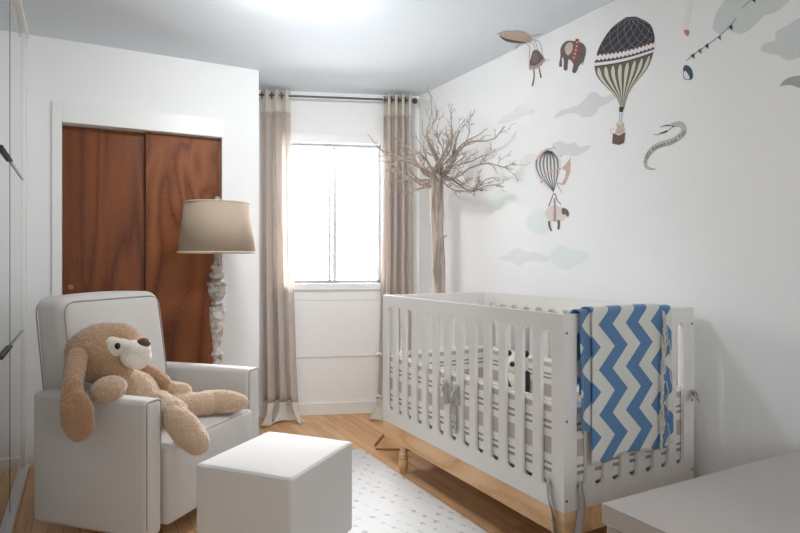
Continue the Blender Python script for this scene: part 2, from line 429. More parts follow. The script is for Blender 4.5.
# window wall, built in its own frame (x along the wall, -y into the room)
WL, S0, S1, Z0, Z1 = 1.275, 0.30, 0.985, 0.935, 1.935
w = MB(); w.box(-0.06, S0, 0, .13, 0, ZC).box(S1, WL, 0, .13, 0, ZC).box(S0, S1, 0, .13, 0, Z0).box(S0, S1, 0, .13, Z1, ZC)
o = struct(w.build('wall_window', 'wall', smooth=False)); o.location = (0.99, 4.15, 0); o.rotation_euler.z = WALL_ROT

# trims
def wframe(o): o.location = (0.99, 4.15, 0); o.rotation_euler.z = WALL_ROT; return o
struct(MB().box(DX0 - .046, DX0, YC - .018, YC, 0, DZ + .11, .003).box(DX0, DX1 + .004, YC - .018, YC, DZ, DZ + .11, .003).build('trim_1', 'trim', smooth=False))
struct(MB().box(XL, DX0 - .046, YC - .014, YC, 0, 0.062, .003).build('baseboard_closet', 'trim', smooth=False))
struct(MB().box(DX1 + .01, .99, YC - .014, YC, 0, 0.062, .003).build('baseboard_closet_right', 'trim', smooth=False))
struct(MB().box(XW - .014, XW, YB, 3.70, 0, 0.08, .003).build('baseboard_right', 'trim', smooth=False))
struct(wframe(MB().box(0.0, 1.245, -.014, 0, 0, 0.085, .003).build('baseboard_window', 'trim', smooth=False)))
struct(wframe(MB().box(S0 - .055, S0, -.02, 0, Z0 - .05, Z1 + .06, .003).box(S1, S1 + .055, -.02, 0, Z0 - .05, Z1 + .06, .003).box(S0, S1, -.02, 0, Z1, Z1 + .06, .003)
       .build('trim_2', 'trim', smooth=False)))
struct(wframe(MB().box(S0 - .06, S1 + .06, -.026, .10, Z0 - .048, Z0, .004).build('trim_3', 'trim', smooth=False)))
struct(wframe(MB().box(S0 - .05, S1 + .02, -.007, 0, 0.815, Z0 - .048, .002).build('trim_4', 'trim', smooth=False)))

# window_1: aluminium slider, with panes
wd = thing('window_1', None, None, (0.99, 4.15, 0), WALL_ROT); struct(wd)
f = MB(); t = 0.022
f.box(S0, S1, .055, .10, Z0, Z0 + t).box(S0, S1, .055, .10, Z1 - t, Z1).box(S0, S0 + t, .055, .10, Z0, Z1).box(S1 - t, S1, .055, .10, Z0, Z1)
f.build('window_frame', 'alu', wd, smooth=False)
sm = (S0 + S1) / 2 - 0.005
f = MB(); f.box(sm - .032, sm - .012, .06, .08, Z0 + t, Z1 - t).box(sm - .002, sm + .030, .078, .096, Z0 + t, Z1 - t, .002)
f.build('mullion', 'alu', wd, smooth=False)
MB().box(S0 + t, sm - .012, .068, .071, Z0 + t, Z1 - t).build('pane', 'glass', wd, smooth=False)
MB().box(sm + .014, S1 - t, .086, .089, Z0 + t, Z1 - t).build('pane', 'glass', wd, smooth=False)

# closet doors (sliding pair)
d1 = MB().box(DX0 + .002, 0.365, YC + .070, YC + .090, 0.012, DZ - .004).build('door_1', 'doordark', smooth=False); struct(d1)
hnd = MB(); hnd.lathe([(0.0, 0), (0.012, 0.001), (0.014, 0.003), (0.014, 0.006)], (0, 0, 0), 16)
hh = hnd.build('door_pull', 'brass', d1); hh.rotation_euler = (R(90), 0, 0); hh.location = (-0.045, YC + .070, 0.947)
d2 = MB().box(0.337, DX1 - .002, YC + .036, YC + .056, 0.012, DZ - .004).build('door_2', 'door', smooth=False); struct(d2)
hh = MB().lathe([(0.0, 0), (0.012, 0.001), (0.014, 0.003), (0.014, 0.006)], (0, 0, 0), 16).build('door_pull', 'brass', d2); hh.rotation_euler = (R(90), 0, 0); hh.location = (0.72, YC + .036, 0.947)

# mirrored sliding doors along the left wall
YJ = 2.97
d3 = MB().box(XL - .010, XL, YJ + .004, 3.62, .03, ZC - .03).build('door_3', 'mirror', smooth=False); struct(d3)
MB().box(XL - .011, XL + .001, YJ - .004, YJ + .004, .03, ZC - .03).build('door_edge', 'black', d3, smooth=False)
d4 = MB().box(XL - .010, XL, YB + .1, YJ - .004, .03, ZC - .03).build('door_4', 'mirror', smooth=False); struct(d4)
struct(MB().box(XL - .011, XL + .022, YB, YC, 0, .022, .002).build('trim_5', 'trim', smooth=False))
struct(MB().box(XL - .011, XL + .022, YB, YC, ZC - .022, ZC, .002).build('trim_6', 'trim', smooth=False))
struct(MB().box(XL - .011, XL + .012, 3.62, YC, .022, ZC - .022, .002).build('trim_7', 'trim', smooth=False))
for z, lb in ((1.51, 'slim chrome rail with black grip on mirrored door, the higher one'), (0.733, 'slim chrome rail with black grip on mirrored door, the lower one')):
    t_ = thing('mirror_rail', lb, 'rail', (XL, 3.2, z), 0, 'rails on the mirrored door')
    MB().tube([(.004, .40, 0), (.004, -.26, 0)], .0035, 10).build('rod', 'chrome', t_)
    MB().tube([(.006, -.26, 0), (.006, -.6, 0)], .007, 10).build('grip', 'black', t_)

# panel over the heater recess beneath the window
pn = MB().box(S0 - .05, S1 + .0, -.010, -.0005, 0.41, 0.812, .003).build('wall_panel', 'blackout', smooth=False)
wframe(pn); tag(pn, 'flat white cover panel on the wall beneath the window sill', 'panel')

# ------------------------------------------------------------------ rug
rg = MB().box(0.455, 1.425, 1.06, 3.10, 0.0, 0.012, .004).build('area_rug', 'rug', smooth=False)
tag(rg, 'white low pile rug with faded grey dashes beside the crib', 'rug')

# ------------------------------------------------------------------ curtains and rod
ROD_Z, ROD_N = 2.236, 0.085
rod = thing('curtain_rod', 'thin dark metal curtain rod with ring finial above window', 'curtain rod', win_world(0.6, ROD_N, ROD_Z), WALL_ROT)
MB().tube([(-.50, 0, 0), (.60, 0, 0)], .007, 12).build('rod', 'dkalu', rod)
fm = MB()
fm.tube([(.615 + .016 * math.cos(a), 0, .016 * math.sin(a)) for a in [2 * math.pi * k / 20 for k in range(20)]], .0055, 8, closed=True)
fm.ell((.615, 0, 0), (.010, .010, .010)); fm.build('finial', 'dkalu', rod)
for sx in (-.44, .585):
    b = MB(); b.tube([(sx, 0, 0), (sx, .076, 0), (sx, .0765, 0), (sx, .082, 0)], [.004, .004, .012, .012], 10)
    b.build('bracket', 'dkalu', rod)

def curtain(label, s0, s1, folds, seed, spread, shift_bot):
    c = thing('curtain', label, 'curtain', win_world((s0 + s1) / 2, ROD_N, 0), WALL_ROT, 'curtains on the window rod')
    rnd = random.Random(seed); ph = [rnd.uniform(-.5, .5) for _ in range(folds + 2)]
    wd_ = s1 - s0; top = ROD_Z + .035
    def P(u, z):
        k = (top - z) / top
        x = (u - .5) * wd_ * (1 + spread * k * k) + shift_bot * k * k
        a = 0.030 + 0.012 * k
        w_ = u * folds * 2 * math.pi
        y = a * math.sin(w_ + 0.5 * math.sin(k * 3 + seed)) + .012 * k * math.sin(w_ * 0.5 + seed * 2)
        x += .010 * math.sin(w_ * 2 + 1.2) * (0.4 + k)
        if z < .16:                                  # the cloth gathers on the floor
            q = (.16 - z) / .16
            y += -.05 * q * q + .03 * q * math.sin(u * 9 + seed); x += .05 * q * q * math.sin(u * 7 + seed)
        return Vector((x, y, max(z, .006 + .012 * (1 + math.sin(u * 17 + seed)) * .5)))
    def sheet(za, zb, nz, name, m):
        rows = [[P(u / 72, za + (zb - za) * i / nz) for u in range(73)] for i in range(nz + 1)]
        g = MB().grid(rows).build(name, m, c, sharp=80); solidify(g, .003); return g
    sheet(top, 2.118, 8, 'top_band', 'curw')
    sheet(2.118, .125, 40, 'drape', 'cur')
    # hem ends in a small pool on the floor
    rows = []
    for i in range(15):
        k = i / 14; z = .125 * (1 - k)
        row = []
        for u in range(73):
            p = P(u / 72, max(z, .0)); q = max(0, (k - .55) / .45)
            row.append(Vector((p.x + .03 * q * math.sin(u * .21 + seed), p.y - .075 * q - .03 * q * math.sin(u * .35), max(.006 + .016 * q * (1 + math.sin(u * .5 + seed * 3 + k * 5)) * .5, z))))
        rows.append(row)
    g = MB().grid(rows).build('hem_band', 'curw', c, sharp=80); solidify(g, .003)
    for k in range(folds * 2):
        u = (k + .5) / (folds * 2); p = P(u, ROD_Z)
        gm = MB().tube([(p.x, .024 * math.cos(a) * .9, ROD_Z + .022 * math.sin(a)) for a in [2 * math.pi * j / 16 for j in range(16)]], .004, 6, closed=True)
        gm.build('grommet', 'dkalu', c)
    return c
curtain('taupe grommet curtain with cream bands left of the window beside the closet wall', .135, .335, 3, 1.7, .20, .03)
curtain('taupe grommet curtain with cream bands right of the window behind the bare tree', .985, 1.185, 4, 4.1, .25, -.012)

# ------------------------------------------------------------------ floor lamp
lp = thing('floor_lamp', 'distressed white turned wood floor lamp with oatmeal linen drum shade', 'lamp', (0.655, 3.29, 0))
MB().lathe([(0, 0), (.14, 0), (.145, .02), (.13, .035), (.06, .05), (.035, .07), (0, .07)], segs=32).build('base', 'dist', lp)
prof = [(.028, .06), (.034, .12), (.024, .16), (.03, .2), (.034, .4), (.026, .52), (.02, .56), (.034, .585), (.022, .605), (.025, .66), (.036, .72), (.042, .80), (.040, .84), (.024, .865), (.020, .875), (.034, .890), (.024, .905),
        (.030, .915), (.042, .935), (.050, .96), (.047, .985), (.056, .992), (.054, 1.004), (.030, 1.012), (.024, 1.02), (.040, 1.038), (.041, 1.05), (.026, 1.062), (.022, 1.072), (.034, 1.082), (.033, 1.094), (.018, 1.104), (.015, 1.16)]
prof = [(a_, z_ - .03 if .85 < z_ < 1.12 else z_) for a_, z_ in prof]
MB().lathe(prof, segs=28).build('pole', 'dist', lp)
sh = MB(); sh.lathe([(.203, 1.135), (.168, 1.408)], segs=48, capped=False); o = sh.build('lamp_shade', 'shade', lp); solidify(o, .002)
for (rr, zz) in ((.204, 1.138), (.169, 1.405)):
    MB().tube([(rr * math.cos(a), rr * math.sin(a), zz) for a in [2 * math.pi * k / 48 for k in range(48)]], .0042, 6, closed=True).build('binding', 'shadetrim', o)
MB().tube([(0, 0, 1.15), (0, 0, 1.42)], .005, 8).tube([(-.168, 0, 1.402), (.168, 0, 1.402)], .0022, 6).tube([(0, -.168, 1.402), (0, .168, 1.402)], .0022, 6).build('harp', 'dkalu', lp)
MB().ell((0, 0, 1.428), .014).build('finial', 'dist', lp)

# ------------------------------------------------------------------ armchair
CH = Vector((.28, 2.833, 0)); CR = R(43.5)
ch = thing('armchair', 'light grey upholstered glider armchair with track arms in left corner', 'armchair', CH, CR)
def rect_loop(pts, r=0.025):
    out = []; n = len(pts)
    for i in range(n):
        p = Vector(pts[i]); a = Vector(pts[i - 1]); b = Vector(pts[(i + 1) % n])
        da = (a - p).normalized() * r; db = (b - p).normalized() * r
        for k in range(6):
            t = k / 5; out.append((p + da) * (1 - t) ** 2 + p * 2 * t * (1 - t) + (p + db) * t * t)
    return out
AH = 0.572
for sx in (-1, 1):
    x0, x1 = (-.385, -.30) if sx < 0 else (.295, .39)
    a = MB().soft(x0, x1, -.31, .245, .060, AH, .020, (.004, .003, .003), 8).build('arm', 'linen', ch)
    for yy in (-.308,):
        MB().tube(rect_loop([(x0 + .006, -.306, .09), (x0 + .006, -.306, AH - .004), (x1 - .006, -.306, AH - .004), (x1 - .006, -.306, .09)], .02), .0026, 6, closed=True).build('piping', 'piping', a)
    xo = x0 + .004 if sx < 0 else x1 - .004
# back, tilted
def tilt(p):
    k = (p.z - .4) / .55
    x = p.x * (1 - .03 * k)
    if p.z < .57: x *= 1 - .06 * min(1, (.57 - p.z) / .05)
    return Vector((x - .030, p.y + .075 * k, p.z))
bk = MB().soft(-.296, .292, .095, .255, .30, .94, .045, (0, .018, 0.012), 10, fn=tilt).build('backrest', 'linen', ch)
loop = rect_loop([(-.283, .104, .50), (-.283, .104, .922), (.279, .104, .922), (.279, .104, .50)], .06)
MB().tube([tilt(p) + Vector((0, -.004, 0)) for p in loop], .003, 6, closed=True).build('piping', 'piping', bk)
loop = rect_loop([(-.286, .246, .50), (-.286, .246, .926), (.282, .246, .926), (.282, .246, .50)], .06)
MB().tube([tilt(p) + Vector((0, .002, 0)) for p in loop], .003, 6, closed=True).build('piping', 'piping', bk)
st = MB().soft(-.297, .292, -.335, .13, .08, .392, .022, (0, .004, .014), 10).build('seat', 'linen', ch)
MB().tube(rect_loop([(-.27, -.327, .386), (.27, -.327, .386), (.27, .12, .386), (-.27, .12, .386)], .02), .0026, 6, closed=True).build('piping', 'piping', st)
MB().lathe([(0, 0), (.155, 0), (.155, .02), (.05, .03), (.05, .085), (0, .085)], (-.02, .0, 0), 32).build('swivel_base', 'dkbase', ch)

# ------------------------------------------------------------------ ottoman
ot = thing('ottoman', 'square pale grey upholstered ottoman with piped top on the rug', 'ottoman', (.628, 2.072, .012), R(39.5))
body = MB().soft(-.214, .214, -.191, .191, .055, .392, .014, (.003, .003, .010), 10).build('cushion_box', 'otto', ot)
MB().tube(rect_loop([(-.211, -.188, .385), (.211, -.188, .385), (.211, .188, .385), (-.211, .188, .385)], .014), .0032, 6, closed=True).build('piping', 'otto', body)
MB().lathe([(0, 0), (.17, 0), (.17, .018), (.05, .025), (.05, .07), (0, .07)], (0, 0, 0), 28).build('glider_base', 'dkbase', ot)

# ------------------------------------------------------------------ storage chest near the camera
cx0, cx1, cy0, cy1, chh = 1.116, 2.13, .52, 1.03, .50
cs = thing('storage_chest', 'taupe grey leatherette lidded chest in the near right corner', 'chest', ((cx0 + cx1) / 2, (cy0 + cy1) / 2, 0))
hx, hy = (cx1 - cx0) / 2, (cy1 - cy0) / 2
MB().soft(-hx, hx, -hy, hy, chh - .05, chh, .006, (0, 0, .003), 6).build('lid', 'chest', cs)
MB().tube(rect_loop([(-hx + .002, -hy + .002, chh - .003), (hx - .002, -hy + .002, chh - .003), (hx - .002, hy - .002, chh - .003), (-hx + .002, hy - .002, chh - .003)], .01), .0016, 6, closed=True).build('seam', 'chestdk', cs)
MB().soft(-hx + .008, hx - .008, -hy + .008, hy - .008, .03, chh - .053, .006, (0, 0, 0), 4).build('body', 'chest', cs)
sm_ = MB()
for yy in (-hy + .08, 0, hy - .08): sm_.box(-hx + .005, -hx + .012, yy - .0015, yy + .0015, .04, chh - .06)
sm_.build('panel_seam', 'chestdk', cs, smooth=False)
for sx in (-1, 1):
    for sy in (-1, 1): MB().lathe([(0, 0), (.018, 0), (.022, .04), (0, .04)], (sx * (hx - .05), sy * (hy - .05), 0), 14).build('foot', 'black', cs)

# ------------------------------------------------------------------ crib
A0, A1, B0, B1, CT, CB = 1.437, 2.120, 1.488, 2.845, .908, .236
crib = thing('crib', 'white slatted baby crib on natural pine base with turned legs', 'crib', ((A0 + A1) / 2, (B0 + B1) / 2, 0))
def slotted(length, n, pitch, sw, z0, z1, th):
    """a board with rounded vertical slots; built in x (length), y (thickness), z"""
    bm = bmesh.new(); outer = [(0, CB), (length, CB), (length, CT), (0, CT)]
    c = length / 2; r = .009
    xs = [c + (k - (n - 1) / 2) * pitch for k in range(n)]
    loops = [[Vector((x, 0, z)) for x, z in outer]]
    for x in xs:
        a, b = x - sw / 2, x + sw / 2; rr = .019; L = []
        for (cx, cz, a0) in ((b - rr, z0 + rr, -90), (b - rr, z1 - rr, 0), (a + rr, z1 - rr, 90), (a + rr, z0 + rr, 180)):
            for k in range(5):
                ang = R(a0 + k * 22.5); L.append(Vector((cx + rr * math.cos(ang), 0, cz + rr * math.sin(ang))))
        loops.append(L)
    edges = []; allv = []
    for L in loops:
        vs = [bm.verts.new(p) for p in L]; allv += vs
        for i in range(len(vs)): edges.append(bm.edges.new((vs[i], vs[(i + 1) % len(vs)])))
    bmesh.ops.triangle_fill(bm, use_beauty=True, use_dissolve=False, edges=edges)
    g = bmesh.ops.extrude_face_region(bm, geom=bm.faces[:])
    for e in g['geom']:
        if isinstance(e, bmesh.types.BMVert): e.co.y += th
    m = MB(); m.bm.free(); m.bm = bm; return m
TH = .014
cc = Vector(crib.location)
def place(mb, name, m, x0, y0, rz):
    mm = Matrix.Translation(Vector((x0, y0, 0)) - Vector((cc.x, cc.y, 0))) @ Matrix.Rotation(rz, 4, 'Z')
    for v in mb.bm.verts: v.co = mm @ v.co
    return mb.build(name, m, crib, sharp=30)
LONG = B1 - B0
for x in (A0 + TH, A1):      # long sides run along y
    o = place(slotted(LONG, 13, .0985, .055, .304, .849, TH), 'side_rail', 'crib', x, B0, R(90))
SH = A1 - A0 - 2 * TH
for y in (B0, B1 - TH):
    o = place(slotted(SH, 7, .0865, .046, .304, .849, TH), 'end_panel', 'crib', A0 + TH, y, 0)
zb0, zb1 = .150, .2358
for (xa, xb, ya, yb) in ((A0 - cc.x + .002, A0 - cc.x + .03, -LONG / 2 + .002, LONG / 2 - .002), (A1 - cc.x - .03, A1 - cc.x - .002, -LONG / 2 + .002, LONG / 2 - .002),
                         (A0 - cc.x + .03, A1 - cc.x - .03, -LONG / 2 + .002, -LONG / 2 + .028), (A0 - cc.x + .03, A1 - cc.x - .03, LONG / 2 - .028, LONG / 2 - .002)):
    MB().box(xa, xb, ya, yb, zb0, zb1, .002).build('base_rail', 'pine', crib, smooth=False)
lprof = [(0, 0), (.014, 0), (.019, .006), (.023, .025), (.025, .045), (.024, .062), (.019, .074), (.023, .079), (.023, .084), (.019, .088), (.023, .093), (.023, .098), (.0185, .104), (.019, .13), (.023, .16), (.023, .17), (0, .17)]
for sx in (-1, 1):
    for ly in (-LONG / 2 + .062, LONG / 2 - .178):
        MB().lathe(lprof, (sx * ((A1 - A0) / 2 - .030), ly, 0), 20).build('leg', 'pine', crib)
MB().box(-.29, .29, -.64, .64, .27, .285).build('mattress_support', 'crib', crib, smooth=False)
scr = []
for (x, y, z) in scr:
    MB().ell((x - cc.x, y - cc.y, z), (.0018, .005, .005), segs=10, rings=6).build('screw', 'screw', crib)
for x in (A0 + .012, A1 - .012):
    for z in (.845, .545, .275):
        MB().ell((x - cc.x, B0 - cc.y - .0012, z), (.005, .0018, .005), segs=10, rings=6).build('screw', 'screw', crib)

mt = MB().soft(A0 + TH + .036, A1 - TH - .036, B0 + TH + .036, B1 - TH - .036, .286, .385, .03, (0, 0, .006), 6).build('mattress', 'mattress')
tag(mt, 'white crib mattress lying inside the crib', 'mattress')

def ribbon3(path, w, m, name, parent, twist=0.0, nvec=(1, 0, 0)):
    P = catmull(path, 6); rows = []
    for i, p in enumerate(P):
        t = (P[min(i + 1, len(P) - 1)] - P[max(i - 1, 0)]).normalized(); side = t.cross(Vector(nvec)); side = side.normalized() if side.length > 1e-5 else Vector((0, 0, 1))
        side = Matrix.Rotation(twist * i / len(P), 3, t) @ side
        ww = w[0] + (w[1] - w[0]) * i / (len(P) - 1) if isinstance(w, tuple) else w
        rows.append([p - side * ww / 2, p + t.cross(side) * ww * .12, p + side * ww / 2])
    mb = MB(True); mb.grid(rows); o = mb.build(name, m, parent, sharp=80); solidify(o, .002); return o

def bow(parent, c, nvec, s=1.0, lie=0.0):
    """knotted cloth tie: a knot and two wide crumpled tails; lie = how far the tails stick out sideways"""
    c = Vector(c); nv = Vector(nvec).normalized(); side = nv.cross(Vector((0, 0, 1))).normalized()
    mb = MB(True); mb.ell(c + nv * .008, (.010 * s, .010 * s, .013 * s), segs=12, rings=8); mb.ell(c + nv * .009 + side * .008 * s + Vector((0, 0, .006)), .009 * s, segs=12, rings=8)
    mb.build('tie', 'tie', parent)
    dn = Vector((0, 0, -1 + lie)); out = (side + nv * .4).normalized()
    for (k, l_, w_, tw) in ((1, .055, .034, .7), (-.35, .075, .026, -.9)):
        d = dn * l_ * s + out * (k * .03 + lie * .04) * s
        ribbon3([c + nv * .010, c + nv * .016 + d * .45 + side * .004, c + nv * .013 + d], (.010, w_ * s), 'tie', 'tie', parent, tw, nv)

bz0, bz1 = .305, .592
def bumper(label, x0, x1, y0, y1):
    t_ = thing('crib_bumper', label, 'crib bumper', ((x0 + x1) / 2, (y0 + y1) / 2, 0), 0, 'banded bumper pads around the crib')
    hx, hy = (x1 - x0) / 2, (y1 - y0) / 2
    pd = MB().soft(-hx, hx, -hy, hy, bz0, bz1, .010, (.004 if hx < hy else 0, .004 if hy < hx else 0, 0), 14).build('pad', 'plaid', t_)
    MB().tube([(-hx + .006, -hy + .006, bz1), (hx - .006, hy - .006, bz1)] if False else ([(0, -hy + .01, bz1 + .002), (0, hy - .01, bz1 + .002)] if hx < hy else [(-hx + .01, 0, bz1 + .002), (hx - .01, 0, bz1 + .002)]), .006, 8).build('piping', 'mattress', pd)
    return t_
ga = .004
b1 = bumper('grey and white banded crib bumper inside the long side facing the rug', A0 + TH + ga, A0 + TH + ga + .026, B0 + TH + .035, B1 - TH - .035)
b2 = bumper('grey and white banded crib bumper inside the long side by the mural wall', A1 - TH - ga - .026, A1 - TH - ga, B0 + TH + .035, B1 - TH - .035)
b3 = bumper('grey and white banded crib bumper inside the end under the blanket', A0 + TH + ga + .002, A1 - TH - ga - .002, B0 + TH + ga, B0 + TH + ga + .026)
b4 = bumper('grey and white banded crib bumper inside the end nearest the window', A0 + TH + ga + .002, A1 - TH - ga - .002, B1 - TH - ga - .026, B1 - TH - ga)
bow(b1, (A0 - .004, 2.20, .548), (-1, 0, 0), 1.15)
bow(b1, (A0 - .004, 2.115, .545), (-1, 0, 0), 1.0)
ribbon3([(A0 - .004, 2.135, .53), (A0 - .010, 2.14, .47), (A0 - .012, 2.138, .40), (A0 - .008, 2.13, .345)], (.014, .040), 'tie', 'tie', b1, .5, (1, 0, 0))
bow(b4, (A0 - .004, B1 - .012, .585), (-1, .5, 0), .8, 1.0)
bow(b4, (A0 - .004, B1 - .012, .355), (-1, .5, 0), .8, 1.0)
bow(b2, (A1 - .018, B0 - .006, .575), (.3, -1, 0), 1.0, .9)
# tails hanging at the near corner
ribbon3([(A0 - .006, 1.555, .335), (A0 - .013, 1.55, .30), (A0 - .016, 1.545, .27), (A0 - .012, 1.53, .22), (A0 - .012, 1.515, .15), (A0 - .010, 1.50, .09)], (.022, .030), 'tie', 'tie', b1, 1.6, (1, 0, 0))
ribbon3([(1.506, B0 - .006, .335), (1.502, B0 - .013, .30), (1.506, B0 - .015, .26), (1.500, B0 - .012, .21), (1.488, B0 - .011, .16), (1.495, B0 - .010, .12)], (.016, .032), 'tie', 'tie', b3, 1.2, (0, 1, 0))

# panda in the crib
pc = Vector((1.955, 2.36, .0))
pd = thing('plush_panda', 'small black and white plush panda sitting inside the crib', 'plush toy', (pc.x, pc.y, .395))
MB().ell((0, 0, .075), (.06, .055, .078)).build('body', 'furwhite', pd)
hd = MB().ell((-.005, -.01, .175), (.062, .056, .054)).build('head', 'furwhite', pd)
fd = Vector((-.62, -.78, 0)).normalized(); sd = Vector((.78, -.62, 0))
for sg in (-1, 1):
    MB().ell(Vector((-.005, -.01, .225)) + sd * sg * .043, .018, segs=12, rings=8).build('ear', 'black', hd)
    MB().ell(Vector((-.005, -.01, .18)) + fd * .051 + sd * sg * .024, .014, segs=12, rings=8).build('eye_patch', 'black', hd)
    MB().capsule(Vector((0, 0, .12)) + sd * sg * .05, Vector((0, 0, .055)) + fd * .05 + sd * sg * .045, .02, .022, 5).build('arm', 'black', pd)
    MB().capsule(Vector((0, 0, .03)) + sd * sg * .04, Vector((0, 0, .02)) + fd * .09 + sd * sg * .06, .024, .026, 5).build('leg', 'black', pd)
MB().ell(Vector((-.005, -.01, .16)) + fd * .058, .011, segs=12, rings=8).build('nose', 'black', hd)

# ------------------------------------------------------------------ chevron blanket over the near end
bl = thing('baby_blanket', 'blue and white chevron knit blanket with twisted fringe over crib end', 'blanket', (1.73, B0, .0))
yo, yi = -.010, TH + .010
def drape(x0, x1, zf, zb, name, off, wav, seed, skewb=0.0, nx=40):
    rows = []
    path = []
    n1 = 34
    for i in range(n1 + 1): path.append((yo - off, zf + (CT - zf) * i / n1))
    for k in range(1, 8):
        a = math.pi - k * math.pi / 8; path.append((TH / 2 + math.cos(a) * (TH / 2 + .010 + off), CT + math.sin(a) * (.012 + off)))
    for i in range(9): path.append((yi + off, CT - (CT - zb) * i / 8))
    for (y, z) in path:
        row = []
        for j in range(nx + 1):
            u = j / nx; x = x0 + (x1 - x0) * u; k = max(0, CT - z)
            fr = 1 if y < 0 else 0
            yy = y - fr * abs(wav * k * (.5 + .5 * math.sin(u * 11 + seed) )) - fr * .004 * (1 + math.sin(u * 5 + seed))
            zz = z - (skewb * (u - .5) + .008 * math.sin(u * 8 + seed)) * (k / (CT - zf)) * fr
            row.append(Vector((x + .01 * k * math.sin(z * 9 + seed), yy, zz)))
        rows.append(row)
    g = MB().grid(rows).build(name, 'chevron', bl, sharp=80); solidify(g, .004); return g
dx = 1.73
drape(1.540 - dx, 1.905 - dx, .400, .62, 'cloth', .009, .012, .6, .0)
drape(1.492 - dx, 1.572 - dx, .50, .66, 'folded_edge', .002, .02, 2.2, .02, 16)
drape(1.885 - dx, 1.962 - dx, .40, .66, 'folded_edge', .002, .02, 4.2, .0, 16)
rnd = random.Random(5)
for i in range(15):
    z = .905 - i * .031; x = 1.893 - dx - i * .0012 + rnd.uniform(-.003, .003); y0_ = -.034 - .003 * (i % 3)
    L = rnd.uniform(.085, .13); sw = rnd.uniform(-.006, .010); path = []
    for k in range(13):
        t = k / 12; path.append((x + sw * t + .0022 * math.sin(k * 2.1), y0_ - .004 * math.sin(t * 3), max(z - L * t, .395)))
    mb = MB(); mb.tube(path, [.0034 + .0008 * math.sin(k * 3.1) for k in range(13)], 7)
    mb.build('fringe', 'cord', bl)
for i in range(9):
    z = .90 - i * .052; x = 1.925 - dx + rnd.uniform(-.012, .034); path = []
    for k in range(9):
        t = k / 8; path.append((x + .008 * t + .0018 * math.sin(k * 2.3), -.022 - .004 * math.sin(t * 3), z - .075 * t))
    mb = MB(); mb.tube(path, .0026, 6); mb.build('fringe', 'cord', bl)

# ------------------------------------------------------------------ bare tree in a wooden stand
TX, TY = 1.950, 3.09
tr = thing('bare_tree', 'bare branched decorative tree trunk standing behind the crib', 'tree', (TX, TY, 0))
rt = random.Random(11)
tp = []; trd = []
for i in range(19):
    t = i / 18; z = .03 + t * 1.59
    tp.append((TX + .012 * math.sin(t * 5) - .012 * t, TY + .01 * math.cos(t * 4), z)); trd.append(.045 - .008 * t + .003 * math.sin(i * 1.7) + (.012 * max(0, (t - .88) / .12)))
trunk = MB(True).tube(tp, trd, 14)
for (t, a) in ((.3, 1), (.5, 4.0), (.62, 3.4), (.75, 5.2), (.86, 2.9), (.93, 4.4)):
    z = .03 + t * 1.59; c = Vector((TX, TY, z)); dv = Vector((math.cos(a), math.sin(a), .5))
    trunk.tube([c + dv * .03, c + dv * .055], [.008, .004], 6)
trunk.build('trunk', 'bark', tr)
def limb(mb, a, b, r0, r1, wig, depth, rnd):
    a, b = Vector(a), Vector(b); L = (b - a).length; n = max(4, int(L / .05)); pts = []
    ax = (b - a).normalized(); o1 = ax.orthogonal().normalized(); o2 = ax.cross(o1); p1, p2 = rnd.uniform(0, 6), rnd.uniform(0, 6)
    f1, f2 = rnd.uniform(3, 7), rnd.uniform(3, 7)
    for i in range(n + 1):
        t = i / n; e = math.sin(math.pi * t) * wig * L
        p = a.lerp(b, t) + o1 * e * math.sin(f1 * t + p1) + o2 * e * math.sin(f2 * t + p2) + Vector([rnd.uniform(-.005, .005) for _ in range(3)]) * (1 if 0 < i else 0)
        p.x = min(p.x, XW - .012); p.z = min(p.z, ZC - .02)
        pts.append(p)
    mb.tube(pts, [r0 + (r1 - r0) * (i / n) ** .8 for i in range(n + 1)], 7 if r0 > .004 else 5)
    if depth > 0:
        k = max(2, int(L / (.065 if depth > 1 else .06)))
        for q in range(k):
            t = rnd.uniform(.25, .97); i = min(n - 1, int(t * n)); s_ = pts[i]
            dirv = (pts[i + 1] - pts[i]).normalized(); off = Vector([rnd.uniform(-1, 1) for _ in range(3)]); off = (off - dirv * off.dot(dirv)).normalized()
            d = (dirv * rnd.uniform(.6, 1.1) + off * rnd.uniform(.5, .9) + Vector((0, 0, .25))).normalized(); l2 = L * rnd.uniform(.18, .42) * (1.15 - t * .6)
            rr = (r0 + (r1 - r0) * t) * .62
            limb(mb, s_, s_ + d * l2, max(rr, .0016), .0011, .10, depth - 1, rnd)
tips = [  # pixel, forward distance, base radius
    (430, 92, 3.60, .008), (453, 104, 3.55, .009), (473, 114, 3.45, .009), (487, 128, 3.42, .010), (505, 127, 3.28, .011), (512, 170, 3.20, .010), (504, 186, 3.28, .009),
    (487, 190, 3.35, .008), (470, 150, 3.7, .012), (422, 118, 3.75, .008), (398, 135, 3.62, .011), (367, 134, 3.66, .010), (382, 150, 3.5, .011), (392, 168, 3.72, .010), (388, 185, 3.5, .009),
    (410, 150, 3.9, .010), (400, 158, 3.45, .008), (378, 160, 3.6, .008), (435, 105, 3.75, .008), (465, 120, 3.4, .008), (495, 150, 3.25, .009), (498, 178, 3.22, .008), (475, 195, 3.4, .007), (398, 195, 3.55, .008), (455, 140, 3.3, .008), (446, 125, 3.35, .009), (460, 165, 3.3, .010), (425, 170, 3.4, .011), (415, 192, 3.6, .008), (462, 132, 3.85, .010), (440, 118, 3.95, .008)]
